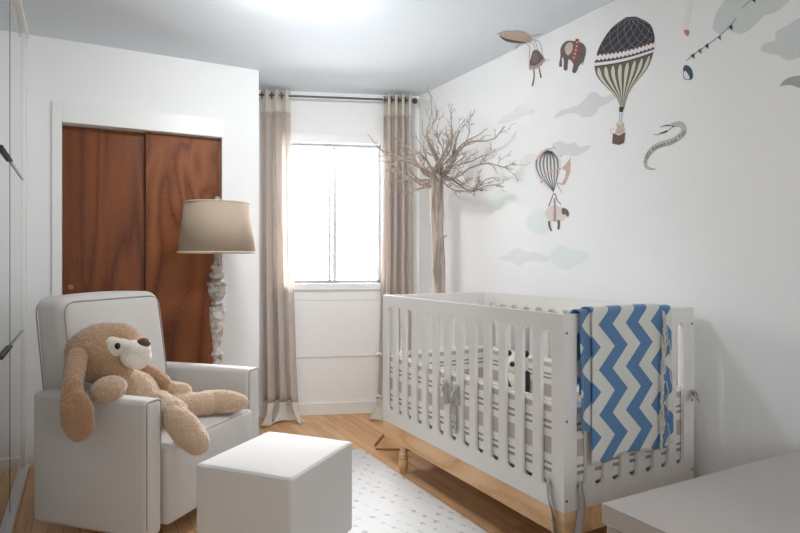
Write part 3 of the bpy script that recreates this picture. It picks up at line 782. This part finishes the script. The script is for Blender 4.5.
for i, (px, py, d, r0) in enumerate(tips):
    rr = random.Random(100 + i); e = pt(px, py, d)
    e.x = min(e.x, XW - .03)
    mb = MB(True); a = Vector((TX - .01, TY, 1.60 + rr.uniform(-.03, .02))) + Vector((rr.uniform(-.015, .015), rr.uniform(-.015, .015), 0))
    limb(mb, a, e, r0, .0018, .09, 2, rr)
    mb.build('branch', 'twig', tr, sharp=80)
for (ex, ey) in ((1.515, 3.105), (2.10, 3.30), (1.90, 2.92), (2.02, 3.5)):
    mb = MB(True); mb.tube([(TX + (ex - TX) * .06, TY + (ey - TY) * .06, .40 if ex < 1.6 else .26), (ex, ey, .009)], [.0085, .0085], 8); mb.build('stand_leg', 'stick', tr)
mb = MB(True); mb.tube([(1.50, 3.06, .007), (1.74, 2.90, .010)], [.005, .006], 8); mb.build('fallen_stick', 'stick', tr)

# ------------------------------------------------------------------ plush dog on the armchair
def plush(parts, name, m, parent, vox=.006, disp=.010, fz=.009):
    mb = MB(True)
    for p in parts:
        if p[0] == 'e': mb.ell(p[1], p[2], p[3] if len(p) > 3 else None)
        else: mb.capsule(p[1], p[2], p[3], p[4], 9)
    o = mb.build(name, m, parent, recalc=False)
    r_ = o.modifiers.new('fuse', 'REMESH'); r_.mode = 'VOXEL'; r_.voxel_size = vox; r_.use_smooth_shade = True
    s_ = o.modifiers.new('soften', 'SMOOTH'); s_.factor = .5; s_.iterations = 8
    if disp:
        tx = D.textures.get('fleece') or D.textures.new('fleece', 'CLOUDS'); tx.noise_scale = fz; tx.noise_depth = 2
        dm = o.modifiers.new('fleece', 'DISPLACE'); dm.texture = tx; dm.strength = disp; dm.mid_level = .5; dm.texture_coords = 'LOCAL'
    return o
dog_base = pt(135, 425, 2.45)
dg = thing('plush_dog', 'large tan plush dog with white muzzle slumped in grey armchair', 'plush toy', (dog_base.x, dog_base.y, .41))
def cl(px, py, d, rx, ry, ang, rz):     # an ellipsoid as seen from the camera: rx, ry in metres, turned by ang
    rot = Matrix.Rotation(-YAW, 3, 'Z') @ Matrix.Rotation(R(-ang), 3, 'Y')
    return ('e', pt(px, py, d), (rx, rz, ry), rot)
body_parts = [
    cl(132, 398, 2.44, .105, .115, -25, .10), cl(150, 410, 2.46, .10, .085, 20, .10),
    cl(118, 378, 2.42, .075, .07, 0, .075),
    ('c', pt(112, 384, 2.40), pt(112, 390, 2.27), .048, .046), cl(108, 389.5, 2.235, .072, .050, 20, .052), 
    ('c', pt(160, 388, 2.60), pt(184, 391, 2.62), .042, .035),
    # leg hanging over the seat front
    ('c', pt(160, 404, 2.40), pt(174, 413, 2.30), .052, .054), cl(185, 429, 2.25, .105, .058, -50, .056), cl(195, 440, 2.245, .062, .050, -50, .050),
    # leg stretched along the seat
    ('c', pt(160, 408, 2.52), pt(205, 404, 2.64), .050, .056), cl(218, 402, 2.675, .142, .055, 0, .058)]
plush(body_parts, 'body', 'furpale', dg)
head = plush([cl(103, 353, 2.40, .140, .122, 14, .115), cl(88, 352, 2.42, .085, .09, 0, .09), cl(118, 343, 2.40, .092, .082, 10, .085), cl(113, 368, 2.38, .08, .07, 10, .08)], 'head', 'fur', dg)
plush([cl(134, 358, 2.34, .052, .040, -15, .05), cl(136, 349, 2.34, .058, .036, -5, .045), cl(143, 356, 2.345, .032, .036, 0, .036), cl(139, 364, 2.345, .030, .022, 0, .03)], 'muzzle', 'furwhite', head, .005, .003)
plush([cl(113, 347, 2.326, .040, .044, 20, .022), cl(121, 347, 2.326, .046, .034, 8, .026), cl(130, 346, 2.325, .04, .022, 0, .03)], 'eye_patch', 'furwhite', head, .005, .002)
MB(True).ell(pt(143.5, 343, 2.335), (.027, .022, .020), Matrix.Rotation(-YAW, 3, 'Z')).build('nose', 'nose', head)
MB(True).ell(pt(117.5, 346, 2.297), (.011, .008, .013), Matrix.Rotation(-YAW, 3, 'Z')).build('eye', 'eye', head)
plush([cl(79, 356, 2.33, .035, .06, 8, .035), ('c', pt(77, 358, 2.28), pt(72, 385, 2.15), .040, .036), ('c', pt(72, 385, 2.15), pt(74, 410, 2.125), .036, .045), cl(77.5, 416, 2.12, .062, .095, 4, .030), cl(79, 424, 2.12, .058, .06, 0, .028)], 'ear', 'fur2', dg, .006, .010)
plush([('c', pt(146, 370, 2.50), pt(163, 383, 2.52), .028, .036), cl(154, 376, 2.50, .055, .034, -38, .03)], 'ear', 'fur2', dg, .006, .009)

# ------------------------------------------------------------------ mural decals on the right wall
def wp(px, py, off=.001):     # a place on the mural wall; the mural runs on over the edge onto the ceiling
    l = (px - 400) / FPX; k = l * CY + SY; d = (XW - off) / k
    if CAM_H - (py - HORIZON) * d / FPX > ZC - off:
        d = (ZC - off - CAM_H) * FPX / (HORIZON - py)
        return Vector((d * k, d * (CY - l * SY), ZC - off))
    return Vector((XW - off, d * (CY - l * SY), CAM_H - (py - HORIZON) * d / FPX))
def decal(pts, m, name, parent=None, smooth=0, off=.001):
    P = [Vector((x, y, 0)) for x, y in pts]
    if smooth: P = catmull(P, smooth, True)
    mb = MB(True); vs = [mb.bm.verts.new(wp(p.x, p.y, off)) for p in P]
    for tri in tessellate_polygon([P]):
        try: mb.bm.faces.new([vs[i] for i in tri])
        except ValueError: pass
    return mb.build(name, m, parent, smooth=False, recalc=False)
def strokes(lines, m, name, parent=None, off=.0016, smooth=4):
    mb = MB(True)
    for (pts, w0, w1) in lines:
        P = [Vector((x, y, 0)) for x, y in pts]
        if smooth and len(P) > 2: P = catmull(P, smooth)
        n = len(P) - 1; prev = None
        for i, p in enumerate(P):
            t = (P[min(i + 1, n)] - P[max(i - 1, 0)]).normalized(); q = Vector((-t.y, t.x, 0)) * (w0 + (w1 - w0) * i / n) / 2
            a, b = mb.bm.verts.new(wp(p.x + q.x, p.y + q.y, off)), mb.bm.verts.new(wp(p.x - q.x, p.y - q.y, off))
            if prev: mb.bm.faces.new((prev[0], a, b, prev[1]))
            prev = (a, b)
    return mb.build(name, m, parent, smooth=False, recalc=False)
def ellp(cx, cy, rx, ry, ang=0, n=24):
    a = R(ang); return [(cx + rx * math.cos(t) * math.cos(a) - ry * math.sin(t) * math.sin(a), cy + rx * math.cos(t) * math.sin(a) + ry * math.sin(t) * math.cos(a)) for t in [2 * math.pi * k / n for k in range(n)]]
def dm(name, rgb, var=.08): return mat(name, rgb, .85, var=var, vscale=30)
def dthing(name, label, cat, px, py, group=None): return thing(name, label, cat, wp(px, py), 0, group)
I_dark = dm('decal charcoal ink', (64, 64, 72), .2); I_grey = dm('decal grey ink', (120, 116, 114), .2); I_olive = dm('decal olive grey ink', (104, 102, 88), .15)
I_cream = dm('decal cream ink', (214, 210, 196), .05); I_white = dm('decal white ink', (236, 234, 232), .02); I_line = dm('decal pale line ink', (150, 152, 158), .1)
I_pink = dm('decal dusty pink ink', (206, 178, 168), .08); I_red = dm('decal brick red ink', (158, 92, 82), .15); I_brown = dm('decal brown ink', (112, 90, 86), .2)
I_tan = dm('decal tan ink', (200, 184, 168), .12); I_blue = dm('decal slate blue ink', (72, 92, 112), .2); I_slate = dm('decal elephant grey ink', (108, 98, 98), .25)
I_mint = dm('decal mint wash', (228, 236, 233), .02); I_cloud = dm('decal grey wash', (220, 221, 222), .04); I_cloud2 = dm('decal light grey wash', (231, 231, 231), .02); I_sage = dm('decal sage wash', (213, 219, 217), .03)
I_cloud3 = dm('decal mid grey wash', (176, 176, 178), .08); I_mauve = dm('decal mauve ink', (176, 152, 152), .1)

def cloud(label, pts, m):
    o = decal(pts, m, 'cloud_decal', None, 5, .0004)
    base_ = o.data.vertices[0].co.copy()
    for v in o.data.vertices: v.co -= base_
    o.location = base_
    return tag(o, label, 'wall decal', 'painted clouds on the mural wall')
cloud('grey cloud decal trailing left of the large dark balloon', [(554, 118), (560, 111), (570, 108), (580, 104), (586, 98), (591, 92), (597, 93), (603, 97), (612, 94), (621, 93), (622, 95), (613, 100), (607, 104), (600, 107), (594, 115), (584, 117), (574, 113), (564, 115)], I_cloud)
cloud('small pale grey cloud decal up beside the tree branches', [(497, 124), (504, 116), (512, 112), (517, 106), (523, 105), (528, 109), (534, 110), (533, 114), (524, 116), (518, 119), (510, 122), (503, 124)], I_cloud2)
cloud('grey cloud decal behind top of small striped balloon', [(552, 152), (553, 144), (561, 141), (568, 144), (575, 142), (580, 147), (590, 145), (589, 149), (582, 153), (574, 156), (564, 155), (557, 157)], I_cloud)
cloud('grey cloud decal left of the small striped balloon', [(520, 167), (520, 160), (527, 155), (535, 154), (540, 158), (538, 163), (529, 162), (524, 165)], I_cloud2)
cloud('pale mint cloud decal right of the tree, highest mint one', [(483, 204), (487, 198), (493, 195), (497, 190), (504, 189), (509, 193), (516, 196), (515, 202), (507, 205), (500, 210), (492, 208)], I_mint)
cloud('pale mint cloud decal behind the hanging white animal', [(526, 224), (529, 215), (534, 210), (542, 209), (549, 215), (552, 225), (546, 233), (537, 234), (529, 230)], I_mint)
cloud('faint grey cloud decal low on the wall above the crib', [(498, 259), (506, 255), (512, 250), (520, 248), (526, 252), (536, 252), (548, 257), (546, 262), (534, 261), (526, 262), (519, 266), (510, 261)], I_cloud2)
cloud('pale mint cloud decal low on the wall above the crib', [(548, 256), (554, 249), (562, 245), (570, 249), (580, 250), (589, 254), (588, 260), (579, 264), (567, 269), (558, 267), (552, 262)], I_mint)
cloud('large sage cloud decal behind the bunting at the top', [(713, 28), (716, 14), (722, 4), (732, -8), (760, -10), (800, -12), (788, 2), (776, 12), (764, 16), (752, 28), (740, 34), (728, 30), (720, 34)], I_sage)
cloud('sage cloud decal at the upper right picture edge', [(761, 50), (764, 44), (775, 40), (776, 32), (788, 25), (802, 17), (830, 15), (835, 50), (800, 58), (787, 60), (778, 55), (768, 53)], I_sage)
cloud('dark grey curved cloud decal cut by right picture edge', [(780, 86), (786, 79), (796, 76), (812, 76), (830, 84), (812, 90), (800, 88), (790, 85)], I_cloud3)

# large balloon
bb = dthing('balloon_decal', 'large dark netted hot air balloon decal with critter basket', 'wall decal', 625, 80)
RL = [(626, 17.2), (612.5, 27), (602, 41.5), (596.8, 53.5), (595, 60), (594.5, 66), (596.8, 76), (605, 86), (616, 97), (620.5, 108)]
RR = [(636, 16.5), (649.5, 23.5), (654, 34), (654.6, 41), (654.4, 47), (653.5, 52), (648.5, 66), (640, 77.5), (629, 92), (624.5, 107.5)]
SL = catmull([Vector((x, y, 0)) for x, y in RL], 6); SR = catmull([Vector((x, y, 0)) for x, y in RR], 6)
def BP(u, s):
    k = s * 6; i = min(int(k), len(SL) - 2); f_ = k - i
    a = SL[i].lerp(SL[i + 1], f_); b = SR[i].lerp(SR[i + 1], f_); p = a.lerp(b, u)
    bul = 2.2 * math.sin(math.pi * u) * min(1, s / 2.5)
    return (p.x + .1 * bul, p.y + bul)
def region(s0, s1, m, name, off, u0=0.0, u1=1.0, n=12, par=None, fin=None):
    L = [BP(u0, s0 + (s1 - s0) * k / n) for k in range(n + 1)] + [BP(u0 + (u1 - u0) * k / n, s1) for k in range(1, n)] + [BP(u1, s1 - (s1 - s0) * k / n) for k in range(n + 1)] + [BP(u1 - (u1 - u0) * k / n, s0) for k in range(1, n)]
    return decal(L, m, name, par or bb, 0, off)
region(0, 3.6, I_dark, 'crown', .0012)
region(3.6, 9, I_olive, 'striped_skirt', .0012)
region(3.15, 4.15, I_white, 'zigzag_band', .0016)
region(4.5, 5.0, I_white, 'lower_band', .0016)
tri = []
mbz = MB(True)
for k in range(15):
    u = k / 15 + .01
    for (sa, sb) in ((3.14, 3.42), (4.16, 3.86)):
        vs = [mbz.bm.verts.new(wp(*BP(q, s), .0019)) for q, s in ((u, sa), (u + .05, sa), (u + .025, sb))]
        mbz.bm.faces.new(vs)
mbz.build('zigzag_teeth', I_dark, bb, smooth=False, recalc=False)
strokes([([BP(k / 10, 3.08) for k in range(11)], .6, .6)], I_red, 'red_seam', bb, .0019)
strokes([([BP(k / 10, 4.42) for k in range(11)], .9, .9), ([BP(k / 10, 5.05) for k in range(11)], .8, .8)], I_dark, 'dark_seam', bb, .0019)
net = []
for k in range(-3, 9):
    u = k / 6
    for sg in (1, -1):
        pts = [(u + sg * q * .5, .15 + q * 2.9) for q in [j / 10 for j in range(11)]]
        pts = [BP(a, s) for a, s in pts if 0.01 < a < .99]
        if len(pts) > 2: net.append((pts, .35, .35))
strokes(net, I_line, 'netting', bb, .0016)
mbs = MB(True)
for k in range(8):
    u0, u1 = (k + .22) / 8, (k + .80) / 8; cu = (u0 + u1) / 2; prev = None
    for j in range(17):
        s = 5.25 + j / 16 * 3.6; w_ = (u1 - u0) / 2 * (min(1, math.sqrt((s - 5.2) / .5)) if s < 5.7 else 1) * (1 - .25 * (s - 5.2) / 3.6)
        a, b = mbs.bm.verts.new(wp(*BP(cu - w_, s), .0016)), mbs.bm.verts.new(wp(*BP(cu + w_, s), .0016))
        if prev: mbs.bm.faces.new((prev[0], a, b, prev[1]))
        prev = (a, b)
mbs.build('cream_gores', I_cream, bb, smooth=False, recalc=False)
decal([(619, 107), (623.8, 107), (622.8, 112), (619.3, 112)], I_dark, 'collar', bb, 0, .0019)
strokes([([(619.8, 112), (619.2, 123)], .4, .4), ([(622.4, 112), (621.4, 123)], .4, .4), ([(619.6, 115), (622.2, 115)], .4, .4)], I_grey, 'basket_ropes', bb)
decal([(616.5, 122), (618, 124.5), (621, 124.5), (624, 122), (623.5, 128), (624.5, 134), (614.5, 134), (616.8, 128)], I_tan, 'rider', bb, 0, .0016)
strokes([([(615, 130), (611.5, 128), (610.6, 131), (612, 134)], .5, .5), ([(623.5, 131), (625.5, 128)], .6, .4)], I_tan, 'rider_tail', bb)
decal([(613, 133), (618.8, 135.5), (625.3, 132.5), (624, 143), (619, 145), (612, 143.5)], I_brown, 'basket', bb, 0, .0019)

# small balloon with hanging animal
sb = dthing('balloon_decal', 'small striped balloon decal with pink sail carrying a white animal', 'wall decal', 554, 190)
OUT = [(547.5, 148.3), (540, 151), (536, 157.5), (534.2, 166), (536, 175.6), (542, 184), (550, 190), (553.2, 193), (554.6, 187), (558, 177.5), (560.6, 166), (560, 157), (555, 150.5)]
decal(OUT, dm('decal chalk ink', (226, 222, 220)), 'envelope', sb, 4, .0012)
gl = []
for k in range(7):
    a = -1 + 2 * (k + .5) / 7
    gl.append(([(547.8 + a * 4, 150.3 + abs(a) * 1.5), (547.2 + a * 11, 158), (547.2 + a * 12.6, 166.5), (548.5 + a * 10, 176), (551.5 + a * 4.5, 185), (553.4, 191.5)], 2.3, .5))
strokes(gl, dm('decal steel ink', (124, 124, 130)), 'dark_stripes', sb, .0015)
strokes([([(537, 160), (541, 154), (547, 149.5), (551.5, 148.5)], 2.2, 1.2), ([(541, 183), (545, 175.5), (552, 171), (561, 168.5)], 2.2, 1.6)], I_pink, 'pink_bands', sb, .0018)
decal([(569.5, 160), (570.3, 168), (568.5, 176), (565, 184), (561, 184.5), (564.5, 178), (565.5, 171), (562, 168.2), (566, 164)], I_pink, 'sail', sb, 3, .0014)
strokes([([(561, 184), (557, 183.5), (562, 193)], .6, .4), ([(553, 148.5), (555, 147)], .5, .4), ([(560, 157), (563, 155)], .4, .4), ([(568, 162), (571, 157.5)], .5, .4)], I_grey, 'rigging', sb)
strokes([([(548.5, 206), (551, 200), (552.5, 196), (554, 193.5), (556, 196), (557, 200), (561, 204.5)], .9, .7)], I_slate, 'bow_ropes', sb)
decal(ellp(555.5, 214, 10.3, 8.2, 8), dm('decal pale animal ink', (222, 212, 206)), 'animal_body', sb, 0, .0014)
decal([(562, 208), (566.5, 209), (569, 213), (568, 217), (565.5, 214.5), (562, 214)], I_slate, 'animal_head', sb, 2, .0017)
strokes([([(549, 221), (549.5, 226), (551.5, 231)], 2.4, 1.8), ([(558.5, 220), (558.8, 225), (558.2, 229.5)], 2.4, 2.0)], I_slate, 'animal_legs', sb)
strokes([([(554.5, 198), (554.8, 210), (554.8, 221)], 1.6, 3.2)], I_mauve, 'sling', sb, .0019)

# elephant
el = dthing('elephant_decal', 'grey elephant decal wearing a red strap, beside large balloon', 'wall decal', 572, 55)
q6 = lambda L: [(490 + x / 6.66, 20 + y / 6.66) for x, y in L]
decal(q6([(470, 235), (468, 195), (485, 160), (515, 138), (560, 140), (600, 148), (628, 165), (640, 200), (632, 250), (614, 285), (592, 305), (572, 352), (546, 345), (556, 300), (545, 278), (522, 262), (515, 332), (490, 330), (492, 285), (485, 245), (478, 262), (480, 308), (460, 310), (464, 270)]), I_slate, 'body', el, 2, .0012)
decal(q6([(498, 190), (510, 160), (535, 148), (552, 165), (545, 210), (520, 235), (505, 220)]), I_tan, 'ear', el, 3, .0015)
decal(q6([(566, 148), (570, 125), (592, 125), (594, 160), (584, 220), (572, 278), (540, 268), (556, 215)]), I_red, 'strap', el, 0, .0016)
mbd = MB(True)
for (x, y) in ((581, 150), (577, 175), (572, 200), (566, 225), (560, 250)):
    c_ = q6([(x, y)])[0]; P_ = ellp(c_[0], c_[1], .7, .7, 0, 8); mbd.bm.faces.new([mbd.bm.verts.new(wp(a, b, .0019)) for a, b in P_])
mbd.build('strap_dots', I_white, el, smooth=False, recalc=False)
strokes([(q6([(628, 240), (624, 270), (616, 298)]), .9, .5)], I_slate, 'tail', el)

# flying machine with bird rider
fl = dthing('airship_decal', 'tan flying machine decal with long legged bird rider', 'wall decal', 520, 45)
decal(q6([(58, 98), (90, 84), (125, 76), (190, 70), (240, 84), (268, 108), (282, 135), (245, 152), (150, 148), (95, 132)]), I_tan, 'hull', fl, 3, .0012)
decal(q6([(60, 104), (110, 124), (170, 136), (240, 150), (225, 156), (150, 152), (98, 138)]), I_brown, 'keel', fl, 2, .0015)
strokes([(q6([(45, 96), (90, 78), (130, 74)]), .4, .4), (q6([(270, 110), (345, 92)]), .6, .4), (q6([(205, 155), (180, 175), (168, 198)]), .5, .4),
         (q6([(245, 160), (265, 180), (262, 225), (262, 285)]), .5, .4), (q6([(262, 150), (292, 160), (300, 195)]), .5, .4), (q6([(285, 140), (308, 155), (318, 205)]), .5, .4), (q6([(290, 132), (328, 145), (345, 195), (352, 240)]), .5, .4)], I_grey, 'rigging', fl)
decal(q6([(262, 290), (275, 240), (285, 208), (303, 198), (325, 205), (345, 232), (362, 262), (335, 300), (290, 325), (262, 325)]), I_slate, 'rider', fl, 2, .0014)
decal(q6([(285, 285), (290, 225), (312, 225), (320, 250), (310, 280)]), I_grey, 'wing', fl, 2, .0017)
decal(q6([(262, 300), (300, 305), (335, 280), (362, 252), (366, 268), (345, 300), (310, 325), (262, 332)]), I_mauve, 'saddle_cloth', fl, 0, .0018)
strokes([(q6([(290, 325), (294, 370), (288, 410), (282, 440)]), 1.0, 1.6), (q6([(325, 310), (333, 350), (340, 385)]), 1.0, 1.8), (q6([(350, 255), (375, 268), (398, 264)]), .6, .4), (q6([(355, 270), (372, 285)]), .5, .4)], I_slate, 'rider_legs', fl)

# banner with lettering
bn = dthing('banner_decal', 'curling lettered scroll banner decal on the mural wall', 'wall decal', 665, 145)
q8 = lambda L: [(635 + x / 8.2, 110 + y / 8.2) for x, y in L]
CEN = q8([(168, 486), (115, 480), (88, 455), (86, 420), (105, 370), (150, 318), (210, 285), (290, 262), (350, 230), (392, 190), (400, 150), (375, 120), (330, 118), (285, 128)])
wdt = [0.8, 2.2, 3.0, 3.4, 4.4, 5.2, 5.6, 5.8, 5.4, 5.2, 4.4, 5.4, 4.6, 1.0]
CP = catmull([Vector((x, y, 0)) for x, y in CEN], 8)
def bw(i):
    k = i / 8; j = min(int(k), len(wdt) - 2); return wdt[j] + (wdt[j + 1] - wdt[j]) * (k - j)
def strip(scale, m, name, off):
    mb = MB(True); prev = None
    for i, p in enumerate(CP):
        t = (CP[min(i + 1, len(CP) - 1)] - CP[max(i - 1, 0)]).normalized(); q = Vector((-t.y, t.x, 0)) * (bw(i) * .5 + scale)
        a, b = mb.bm.verts.new(wp(p.x + q.x, p.y + q.y, off)), mb.bm.verts.new(wp(p.x - q.x, p.y - q.y, off))
        if prev: mb.bm.faces.new((prev[0], a, b, prev[1]))
        prev = (a, b)
    mb.build(name, m, bn, smooth=False, recalc=False)
strip(0.0, I_grey, 'outline', .0012); strip(-.35, dm('decal parchment ink', (198, 198, 190), .04), 'scroll', .0015)
strokes([(q8([(285, 128), (262, 125), (235, 132), (206, 140)]), 1.5, .4), (q8([(330, 130), (290, 152), (262, 172), (220, 190), (190, 200), (158, 202)]), .5, .5), (q8([(262, 172), (240, 182), (205, 192)]), 1.8, 1.2)], I_dark, 'banner_ends', bn)
decal(ellp(672.8, 126.4, .8, .8), I_dark, 'dot', bn, 0, .0019)
tcu = D.curves.new('lettering', 'FONT'); tcu.body = 'I Will Always Love You'; tcu.size = 1; tcu.shear = .25; tcu.offset = 0.008
to = D.objects.new('lettering_source', tcu); COL.objects.link(to); dg_ = bpy.context.evaluated_depsgraph_get()
tme = D.meshes.new_from_object(to.evaluated_get(dg_)); D.objects.remove(to)
xs = [v.co.x for v in tme.vertices]; x0, x1 = min(xs), max(xs)
i0, i1 = 22, 76
seg = [0.0]
for i in range(i0, i1): seg.append(seg[-1] + (CP[i + 1] - CP[i]).length)
for v in tme.vertices:
    dist = (v.co.x - x0) / (x1 - x0) * seg[-1]; j = 0
    while j < len(seg) - 2 and seg[j + 1] < dist: j += 1
    f_ = (dist - seg[j]) / max(1e-6, seg[j + 1] - seg[j]); p = CP[i0 + j].lerp(CP[i0 + j + 1], f_); t = (CP[i0 + j + 1] - CP[i0 + j]).normalized()
    up = Vector((t.y, -t.x, 0)); q = p + up * (v.co.y - .34) * 4.4
    v.co = wp(q.x, q.y, .0019) - Vector(bn.location)
tme.materials.append(I_dark); lo = D.objects.new('lettering', tme); COL.objects.link(lo); lo.parent = bn

# bunting, penguin, pink tipped tail
bt = dthing('bunting_decal', 'line of tiny grey pennants decal below the sage cloud', 'wall decal', 710, 45)
strokes([([(686, 61), (697, 52), (708, 44.5), (719, 36), (729, 27), (736, 18)], .5, .5), ([(742, 8), (752, -1), (760, -6)], .5, .5)], I_dark, 'string', bt)
def flag(x, y, m): decal([(x - 1.6, y - .2), (x + 2.2, y - 3), (x + 2.6, y + 3)], m, 'pennant', bt, 0, .0017)
for (x, y, m) in ((692, 56, I_dark), (699, 51, I_grey), (706, 46, I_dark), (718.5, 37.5, I_grey), (730, 27.5, I_dark), (753, 0, I_dark)): flag(x, y, m)
pg = dthing('penguin_decal', 'tiny slate blue penguin decal under the bunting', 'wall decal', 688, 73)
decal([(683.5, 67), (686, 65), (689.5, 66.5), (692, 70), (693, 75), (692, 79), (688, 80), (684, 78.5), (683, 73)], I_blue, 'back', pg, 3, .0012)
decal([(684, 71), (686.5, 72), (689, 76), (689.5, 79), (686, 79), (683.8, 76)], I_cloud2, 'belly', pg, 3, .0015)
st_ = dthing('stork_decal', 'white bird neck decal with red tip at the top of mural', 'wall decal', 688, 20)
decal([(688, -6), (694, -6), (692, 6), (690, 16), (688.5, 30), (684, 30), (684.5, 20), (687.5, 8)], I_white, 'neck', st_, 3, .0012)
decal([(684, 30), (688.5, 30), (689, 34), (687, 36), (684.5, 33)], dm('decal rose ink', (196, 124, 128)), 'beak', st_, 2, .0015)
